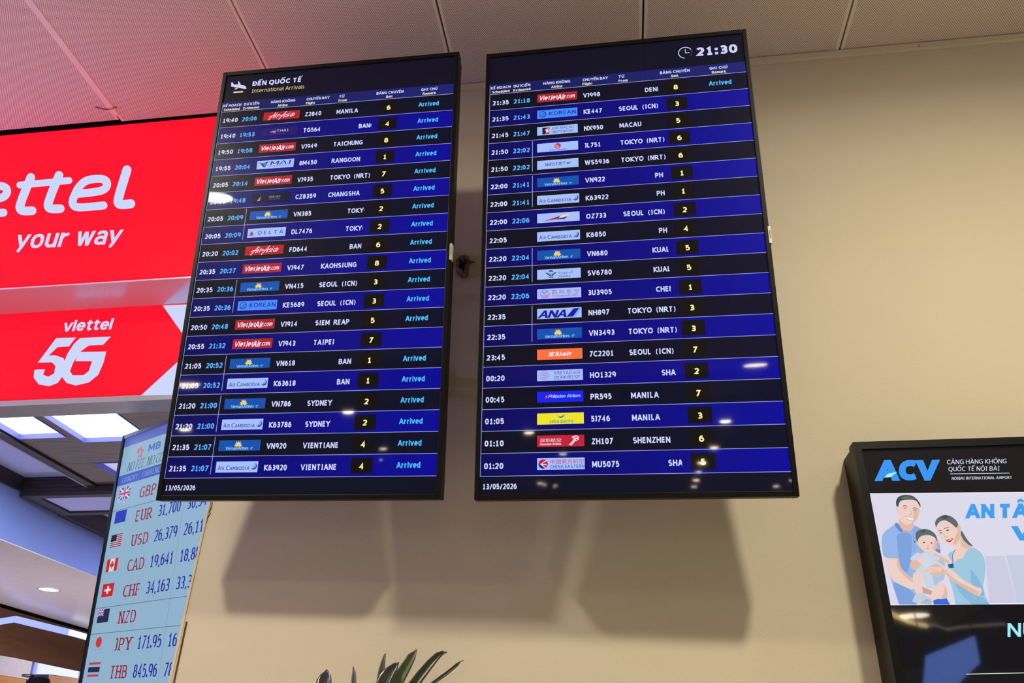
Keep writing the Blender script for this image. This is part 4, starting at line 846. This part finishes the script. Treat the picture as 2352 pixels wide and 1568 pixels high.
F([(448, 375), (500, 378), (560, 388), (535, 412), (490, 410)], (250, 246, 250), 4.9); S.line([(444, 372), (500, 376), (566, 388)], 5, screen((190, 110, 100)), 5); S.line([(460, 395), (490, 413), (535, 415)], 5, screen((200, 120, 110)), 5)
F([(175, 905), (365, 905), (375, 1020), (470, 1120), (560, 1180), (560, 1320), (420, 1265), (275, 1190), (215, 1060)], SK, 3.6); F([(365, 905), (375, 1020), (470, 1120), (560, 1180), (560, 1230), (440, 1150), (350, 1040), (335, 905)], SK2, 3.8)
S.line([(545, 600), (560, 720), (558, 820)], 6, screen(SH3), 3.9); S.disc(566, 692, 8, 9, screen((40, 60, 110)), 4)
K(b).build('printed_man', kscr)['label'] = 'printed picture of a man in a blue polo shirt'; b = MB(); S = Sheet(b, c3)
# woman
F([(975, 850), (1100, 790), (1240, 770), (1330, 765), (1430, 840), (1475, 950), (1470, 1120), (1440, 1280), (1470, 1380), (1530, 1500), (1090, 1500), (1060, 1330), (1000, 1150), (985, 1000), (1060, 980)], DR); F([(1275, 1010), (1440, 1260), (1470, 1380), (1400, 1400), (1290, 1240)], DR2, 3.2); F([(1060, 1060), (1150, 1200), (1340, 1380), (1450, 1410), (1530, 1500), (1300, 1500), (1100, 1300)], DR2, 3.2); F([(985, 985), (1060, 970), (1070, 1030), (1010, 1030)], (30, 96, 140), 3.4)
F([(1085, 790), (1055, 860), (1070, 975), (1110, 920), (1190, 905), (1240, 790), (1320, 770), (1240, 700), (1160, 620), (1110, 700)], SK, 3.6); F([(1160, 620), (1240, 700), (1320, 770), (1240, 790), (1150, 740)], SK2, 3.7); S.line([(1088, 790), (1050, 870), (1055, 960)], 6, screen((60, 90, 140)), 3.9)
F([(840, 500), (850, 560), (890, 640), (950, 705), (1040, 745), (1090, 735), (1150, 660), (1170, 560), (1120, 470), (1000, 420), (900, 430)], SK, 4); F([(1090, 735), (1150, 660), (1165, 590), (1110, 560), (1085, 640), (1050, 740)], SK2, 4.1); F([(1110, 480), (1145, 480), (1165, 530), (1150, 590), (1120, 580)], SK2, 4.7)
F([(840, 515), (825, 450), (845, 400), (900, 360), (960, 345), (1040, 365), (1110, 430), (1130, 480), (1100, 520), (1040, 460), (960, 415), (900, 425), (860, 465)], HR2, 4.5); F([(1165, 540), (1200, 600), (1250, 680), (1325, 758), (1260, 735), (1190, 670), (1155, 600)], HR2, 4.5); F([(900, 380), (960, 350), (1010, 380), (940, 400)], HR, 4.6)
S.line([(870, 556), (890, 545), (915, 548)], 7, screen(HR), 4.8); S.line([(945, 528), (975, 508), (1010, 505)], 7, screen(HR), 4.8); F([(880, 578), (905, 568), (920, 578), (900, 586)], (70, 74, 90), 4.8); F([(965, 550), (990, 534), (1012, 540), (990, 556)], (70, 74, 90), 4.8); S.line([(938, 580), (950, 630), (985, 632)], 5, screen(SK3), 4.7)
F([(960, 665), (1000, 665), (1058, 640), (1052, 672), (1020, 700), (985, 692)], (196, 44, 74), 4.9); F([(975, 668), (1005, 672), (1048, 650), (1040, 664), (1010, 682)], (250, 240, 246), 5)
F([(1340, 1270), (1430, 1290), (1425, 1350), (1380, 1400), (1330, 1370), (1180, 1280), (1060, 1200), (960, 1110), (1000, 1030), (1080, 1080), (1180, 1180)], SK, 4.2); F([(1380, 1400), (1330, 1370), (1180, 1280), (1060, 1200), (960, 1110), (975, 1080), (1090, 1180), (1250, 1270), (1400, 1330)], SK2, 4.4)
K(b).build('printed_woman', kscr)['label'] = 'printed picture of a woman in a pale blue top'; b = MB(); S = Sheet(b, c3)
# baby
F([(640, 840), (600, 830), (530, 880), (500, 920), (560, 950), (640, 900)], BB, 4.5); F([(640, 830), (760, 830), (900, 850), (960, 940), (950, 1180), (880, 1210), (770, 1310), (690, 1260), (670, 1120), (560, 1080), (640, 970)], BB, 4.4); F([(770, 1010), (900, 900), (960, 960), (950, 1180), (880, 1210), (820, 1280)], BB2, 4.6)
F([(560, 1080), (640, 1085), (680, 1130), (670, 1220), (650, 1350), (580, 1370), (545, 1250), (540, 1140)], SK, 4.8); F([(820, 1270), (900, 1200), (960, 1240), (985, 1330), (980, 1420), (900, 1430), (830, 1420), (790, 1470), (760, 1410), (790, 1330)], SK, 4.8); F([(940, 1250), (990, 1330), (980, 1420), (900, 1420), (950, 1350)], SK2, 5); F([(660, 1270), (800, 1330), (780, 1380), (670, 1350)], SK3, 4.6)
F([(560, 1400), (590, 1355), (650, 1345), (720, 1385), (780, 1430), (790, 1500), (640, 1490), (525, 1465)], (196, 206, 222), 5.2); F([(640, 1490), (680, 1440), (780, 1430), (790, 1500)], (176, 188, 210), 5.3); S.line([(712, 1430), (716, 1455)], 6, screen((80, 84, 110)), 5.4)
F([(510, 950), (600, 920), (660, 960), (620, 1030), (560, 1060), (510, 1030)], SK2, 5); F([(600, 900), (690, 880), (700, 960), (650, 970), (600, 950)], SK, 5.2); F([(650, 880), (700, 840), (765, 860), (765, 1000), (700, 1030), (645, 990)], (204, 218, 236), 5.1)
F([(600, 690), (590, 720), (630, 760), (690, 825), (760, 830), (830, 800), (870, 740), (870, 660), (800, 610), (680, 610), (610, 650)], SK, 5.5); F([(830, 640), (870, 680), (868, 740), (830, 800), (770, 830), (810, 740)], SK2, 5.7); F([(855, 710), (875, 720), (868, 755), (850, 760)], SK3, 5.8)
F([(600, 700), (575, 640), (575, 580), (620, 540), (690, 525), (760, 540), (830, 590), (858, 660), (855, 700), (830, 640), (760, 605), (690, 605), (640, 620), (610, 660)], HR2, 5.9); F([(640, 560), (700, 535), (680, 580)], HR, 6)
F([(665, 702), (690, 690), (700, 706), (682, 714)], (60, 64, 80), 6); F([(765, 708), (788, 698), (796, 712), (780, 718)], (60, 64, 80), 6); S.line([(735, 730), (725, 752), (760, 756)], 5, screen(SK3), 6); F([(715, 775), (755, 778), (735, 792)], (206, 130, 124), 6)
F([(720, 790), (790, 785), (830, 810), (960, 880), (1040, 940), (1040, 970), (980, 975), (880, 890), (800, 845), (740, 830)], SK, 6.2); F([(980, 975), (880, 890), (800, 845), (830, 840), (940, 900), (1030, 955)], SK2, 6.4)
F([(690, 1050), (780, 1000), (900, 990), (990, 1050), (960, 1110), (840, 1130), (720, 1100)], SK2, 6.2)
for k in range(4): S.line([(700 + 12 * k, 1042 + k * 22), (790, 1025 + k * 20), (900, 1030 + k * 12)], 17, screen(SK), 6.4 + .1 * k, True); S.line([(710 + 12 * k, 1053 + k * 22), (800, 1036 + k * 20), (880, 1040 + k * 14)], 3, screen(SK3), 7)
S.line([(790, 975), (850, 955), (900, 990), (960, 1050)], 26, screen(SK), 6.3, True)
K(b).build('printed_baby', kscr)['label'] = 'printed picture of a baby and the hand holding it'
def c5(u, v, l): return at(2040 + u / 7.5385, 1380 + v / 7.5385, 1, YK - .0006 - .00045 * l)
b = MB(); S = Sheet(b, c5); CYN = screen((160, 236, 250))
text_line(S, 'NU', (2068, 622), (2560, 612), 240, CYN, wgt=.18, thin=.16, gap=.14); S.line([(1350, 1264), (2700, 1234)], 13, screen((206, 226, 206)), 2)
K(b).build('lower_text', kscr)

# ------------------------------------------------------------ plant in front of the wall
YP = YW - .06
PM = [mat('leaf_dark', (40, 52, 34), .32, noise=.25, nscale=30, stretch=(20, 20, 2)), mat('leaf_mid', (58, 72, 40), .32, noise=.25, nscale=30, stretch=(20, 20, 2)), mat('leaf_shine', (50, 56, 52), .2, noise=.3, nscale=25, stretch=(25, 25, 2))]
crown = Vector((-.20, YP - .03, EYE - .22))
pt = thing('potted_plant', 'tall plant whose pointed green leaf tips show below the monitors, before the wall', 'plant', (crown.x, crown.y - .1, 0))
PO = Vector(pt.location)
def leaf(px, wd, m, y=YP, fold=.25, base=None):          # px: points down the middle from the tip; wd: widths in mm
    P = [at(a, c, 1, y - .004 * i) for i, (a, c) in enumerate(px)]; W = [x / 1000 for x in wd]
    base = base or crown; n = 6; p0, t0 = P[-1], (P[-1] - P[-2]).normalized(); L_ = (base - p0).length
    for i in range(1, n + 1):
        t = i / n; q = p0 * (1 - t) ** 2 + (p0 + t0 * L_ * .5) * 2 * t * (1 - t) + base * t * t
        P.append(q); W.append(W[len(px) - 1] * (1 - .45 * t))
    bb = MB(); i0 = 0; Y = Vector((0, 1, 0))
    for i, p in enumerate(P):
        d = (P[min(i + 1, len(P) - 1)] - P[max(i - 1, 0)]).normalized(); s = d.cross(Y).normalized()
        for k in (-1, -.5, 0, .5, 1): bb.v.append(tuple(p - PO + s * (k * W[i] / 2) + Y * ((1 - abs(k)) * W[i] * fold)))
    for i in range(len(P) - 1):
        for k in range(4): a = i * 5 + k; bb.f.append((a, a + 1, a + 6, a + 5)); bb.mi.append(bb.m(m))
    o = bb.build('leaf', pt, smooth=True); sm = o.modifiers.new('thickness', 'SOLIDIFY'); sm.thickness = .0009; return o
q = lambda pts: [(680 + a / 5.345, 1460 + c / 5.345) for a, c in pts]
leaf(q([(375, 412), (372, 432), (362, 470), (345, 530), (335, 600)]), (2, 9, 22, 32, 36), PM[2], YP - .10)
leaf(q([(698, 372), (704, 400), (710, 450), (708, 520), (704, 600)]), (1, 4, 8, 11, 12), PM[0], YP - .06)
leaf(q([(1099, 210), (1085, 245), (1068, 320), (1050, 430), (1030, 590)]), (1, 6, 11, 15, 18), PM[1], YP - .03)
leaf(q([(1482, 160), (1462, 196), (1420, 250), (1350, 370), (1270, 500), (1200, 620)]), (1, 8, 20, 26, 30, 34), PM[1], YP + .01)
leaf(q([(1262, 325), (1225, 360), (1160, 430), (1100, 520), (1060, 610)]), (2, 14, 25, 31, 34), PM[2], YP - .05)
leaf(q([(1858, 200), (1800, 205), (1740, 240), (1640, 345), (1530, 480), (1440, 600)]), (1, 9, 15, 20, 23, 25), PM[0], YP - .02)
leaf(q([(2062, 298), (2020, 312), (1980, 350), (1860, 450), (1680, 580), (1600, 640)]), (1, 2, 7, 8, 8, 8), PM[0], YP - .02)
for k in range(7):                                       # lower leaves of the crown, below the picture
    a = R_(200 + 23 * k); L_ = .3; y = YP - .12 - .03 * (k % 3); tip = crown + Vector((math.cos(a) * .28, -.12 - .05 * (k % 2), .12 - .05 * (k % 3)))
    bb = MB(); Pq = [tip, (tip + crown) / 2 + Vector((0, 0, .07)), crown]; Y = Vector((0, 1, 0)); pts = [Pq[0] * (1 - t) ** 2 + Pq[1] * 2 * t * (1 - t) + Pq[2] * t * t for t in [i / 7 for i in range(8)]]
    for i, p in enumerate(pts):
        d = (pts[min(i + 1, 7)] - pts[max(i - 1, 0)]).normalized(); s = d.cross(Vector((0, 0, 1))).normalized(); wv = .028 * math.sin(math.pi * (.08 + .8 * i / 7))
        for kx in (-1, 0, 1): bb.v.append(tuple(p - PO + s * (kx * wv / 2) - Vector((0, 0, abs(kx) * -.003))))
    for i in range(7):
        for kx in range(2): a_ = i * 3 + kx; bb.f.append((a_, a_ + 1, a_ + 4, a_ + 3)); bb.mi.append(bb.m(PM[k % 2]))
    o = bb.build('leaf', pt, smooth=True); o.modifiers.new('thickness', 'SOLIDIFY').thickness = .0009
bb = MB(); bb.tube([Vector((crown.x, crown.y - .1, .4)) - PO, Vector((crown.x + .01, crown.y - .06, .9)) - PO, crown - PO + Vector((0, 0, .02))], [.02, .017, .013], mat('stem', (110, 96, 66), .7, noise=.2), 10); bb.build('stem', pt, smooth=True)
bb = MB(); bb.lathe([(0, .0), (.11, 0), (.13, .05), (.145, .40), (.15, .42), (.137, .42), (.13, .38), (0, .38)], mat('planter', (225, 222, 214), .35, noise=.03), 32); bb.build('pot', pt, smooth=False)

# ------------------------------------------------------------ hall downlights: two before the wall, the rest further back (seen mirrored in the screens)
def hall_light(x, y, z, label, r=.1, power=0, strength=150, color=WARM, dome=.02):
    t = thing('downlight', label, 'light', (x, y, z), None, 'hall downlights')
    bb = MB(); bb.lathe([(r, -.006), (r + .012, -.008), (r + .02, 0)], LIL, 28); bb.build('rim', t)
    bb = MB(); bb.lathe([(r * math.sin(a * math.pi / 10), -.004 - dome * r * math.cos(a * math.pi / 10)) for a in range(6)], glow('lens_%d' % strength, (255, 236, 205), strength * 1.5), 24); bb.build('lens', t)
    if power: area('downlight_lamp', (0, 0, -.014), power, r * 2, color, parent=t)
    return t
hall_light(1.10, .24, H, 'round downlight before the wall whose light throws the shadows leftward', .1, KEY); hall_light(-2.02, .28, H, 'round downlight before the wall whose light throws the shadows rightward', .1, KEY)
def mirror(px, py, loc, rot):
    n = rot @ Vector((0, -1, 0)); d = ray(px, py); c = Vector(loc); c.z -= EYE; p = d * (c.dot(n) / d.dot(n)); return p, d - 2 * d.dot(n) * n
LL, LM = (-0.73818813, 1.55138359, EYE + 1.17588424), MR(-.67934317, 11.29924324, 1.2583459)
RL, RM = (0.04355337, 1.54460123, EYE + 1.15640309), MR(-1.1173955, 10.03023434, 1.03639795)
GLINTS = [(495, 452, LL, LM, None, .095, 100, 0, 'big glint at the left edge of the left monitor, by 19:48'), (1735, 838, RL, RM, None, .17, 110, 0, 'oval glint in the right monitor, in the row of HO1329'),
 (430, 880, LL, LM, -11.2, .25, 70, 0, 'long glint in the left monitor over the time 21:05'), (800, 945, LL, LM, -13, .12, 240, 0, 'bright glint in the left monitor, left of belt 2 of SYDNEY'),
 (425, 985, LL, LM, -13, .13, 160, 0, 'slanting glint in the left monitor under the time 21:20'), (880, 1029, LL, LM, -13.4, .08, 160, 0, 'glint in the left monitor between belt 4 and Arrived'),
 (875, 1055, LL, LM, -13.4, .03, 300, 0, 'tiny dot in the last row of the left monitor'), (1666, 966, RL, RM, -13, .11, 240, 0, 'glint in the right monitor, right of belt 3 of 5J746'),
 (1215, 992, RL, RM, -13, .11, 160, 0, 'glint in the right monitor, left of the SHENZHEN row logo'), (1640, 1026, RL, RM, -13.4, .09, 200, 0, 'glint in the right monitor below belt 6 of ZH107'),
 (1293, 1041, RL, RM, -13.4, .08, 120, 0, 'faint glint above the bottom logo of the right monitor'), (1612, 1061, RL, RM, -13.4, .09, 240, 0, 'glint across belt 5 in the last row of the right monitor'),
 (1605, 1082, RL, RM, -13.4, .06, 160, 0, 'glint on the lowest line of the right monitor'), (1240, 1108, RL, RM, -13.4, .06, 160, 0, 'first of three glints beside the right monitor date'),
 (1250, 1112, RL, RM, -13.4, .05, 160, 0, 'second of three glints beside the right monitor date'), (1275, 1114, RL, RM, -13.4, .05, 160, 0, 'third of three glints beside the right monitor date'),
 (1599, 1101, RL, RM, -13.4, .07, 200, 0, 'upper glint under belt 5 in the right monitor footer'), (1594, 1116, RL, RM, -13.4, .06, 160, 0, 'lower glint under belt 5 in the right monitor footer'),
 (1783, 1115, RL, RM, -13.4, .06, 200, 0, 'small glint in the bottom right corner of the right monitor'), (1818, 1102, RL, RM, -13.4, .04, 300, 0, 'bright dot at the right edge of the right monitor footer')]
for px, py, l, m, yy, r, st, pw, lb in GLINTS:
    p, d = mirror(px, py, l, m)
    t = (H - EYE - p.z) / d.z if yy is None else (yy - p.y) / d.y
    w_ = p + d * t; z = min(w_.z + EYE, H)
    hall_light(w_.x, w_.y, z, 'downlight mirrored as ' + lb, r, pw, st, dome=.02 if yy is None else .3)
d = ray(2098, 1413); n_ = (H - EYE) / d.z; hall_light(d.x * n_, 2 * YK - d.y * n_, H, 'downlight mirrored as the oval glint in the dark glass of the totem', .2, 0, 22)
hall_light(4.22, .24, H, 'round downlight in the ceiling off to the right, lighting the right of the wall', .1, KEY)
pl = thing('ceiling_tint_globe', 'added lilac globe, unseen beyond the left picture edge, tinting the ceiling', 'lamp', (-3.9, 1.25, 3.0))  # added globe on a cord, unseen; puts lilac light on the ceiling
bb = MB(); bb.lathe([(0, -.09), (.05, -.075), (.085, -.03), (.09, 0), (.08, .045), (.045, .08), (0, .09)], glow('lilac_globe', (176, 150, 255), 430), 20); bb.build('globe', pl, smooth=True)
bb = MB(); bb.tube([(0, 0, .085), (0, 0, H - 3.0)], .005, BLACK, 6); bb.build('cord', pl)
# a curved ceiling cove and a hanging blue banner behind the viewer, mirrored in the totem's glass
def kmir(px, py, z=None, y=None):
    d = ray(px, py); n_ = (z - EYE) / d.z if z else (2 * YK - y) / d.y; return Vector((d.x * n_, 2 * YK - d.y * n_, d.z * n_ + EYE))
bb = MB(); bb.tube([kmir(a, c, z=H - .03) for a, c in ((2036, 1404), (2044, 1409), (2062, 1417), (2085, 1427), (2110, 1434), (2128, 1437))], .03, glow('cove_warm', (255, 228, 160), 12), 8); bb.tube([kmir(a, c, z=H - .03) for a, c in ((2128, 1437), (2145, 1435), (2160, 1440), (2178, 1445), (2200, 1440), (2250, 1436), (2310, 1432))], .02, glow('cove_dim', (200, 190, 170), 3), 8)
tag(bb.build('cove_light'), 'curved cove light line along the hall ceiling, mirrored in the totem glass', 'light')
BNM = glow('banner_blue', (96, 128, 215), 12.0); bb = MB(); bq = [kmir(a, c, y=-4.0) for a, c in ((2126, 1506), (2239, 1459), (2251, 1522), (2208, 1562), (2190, 1600), (2118, 1600))]
bb.poly(bq, BNM); bb.poly([(p.x, p.y - .06, p.z) for p in reversed(bq)], DARK)
for i in range(len(bq)): a, c = bq[i], bq[(i + 1) % len(bq)]; bb.poly([a, (a.x, a.y - .06, a.z), (c.x, c.y - .06, c.z), c], DARK)
for u in (bq[0], bq[1]): bb.tube([(u.x, u.y - .03, u.z - .02), (u.x, u.y - .03, H)], .006, DARK, 6)
tag(bb.build('hanging_banner'), 'blue lit banner hanging in the hall, mirrored in the totem glass', 'banner')
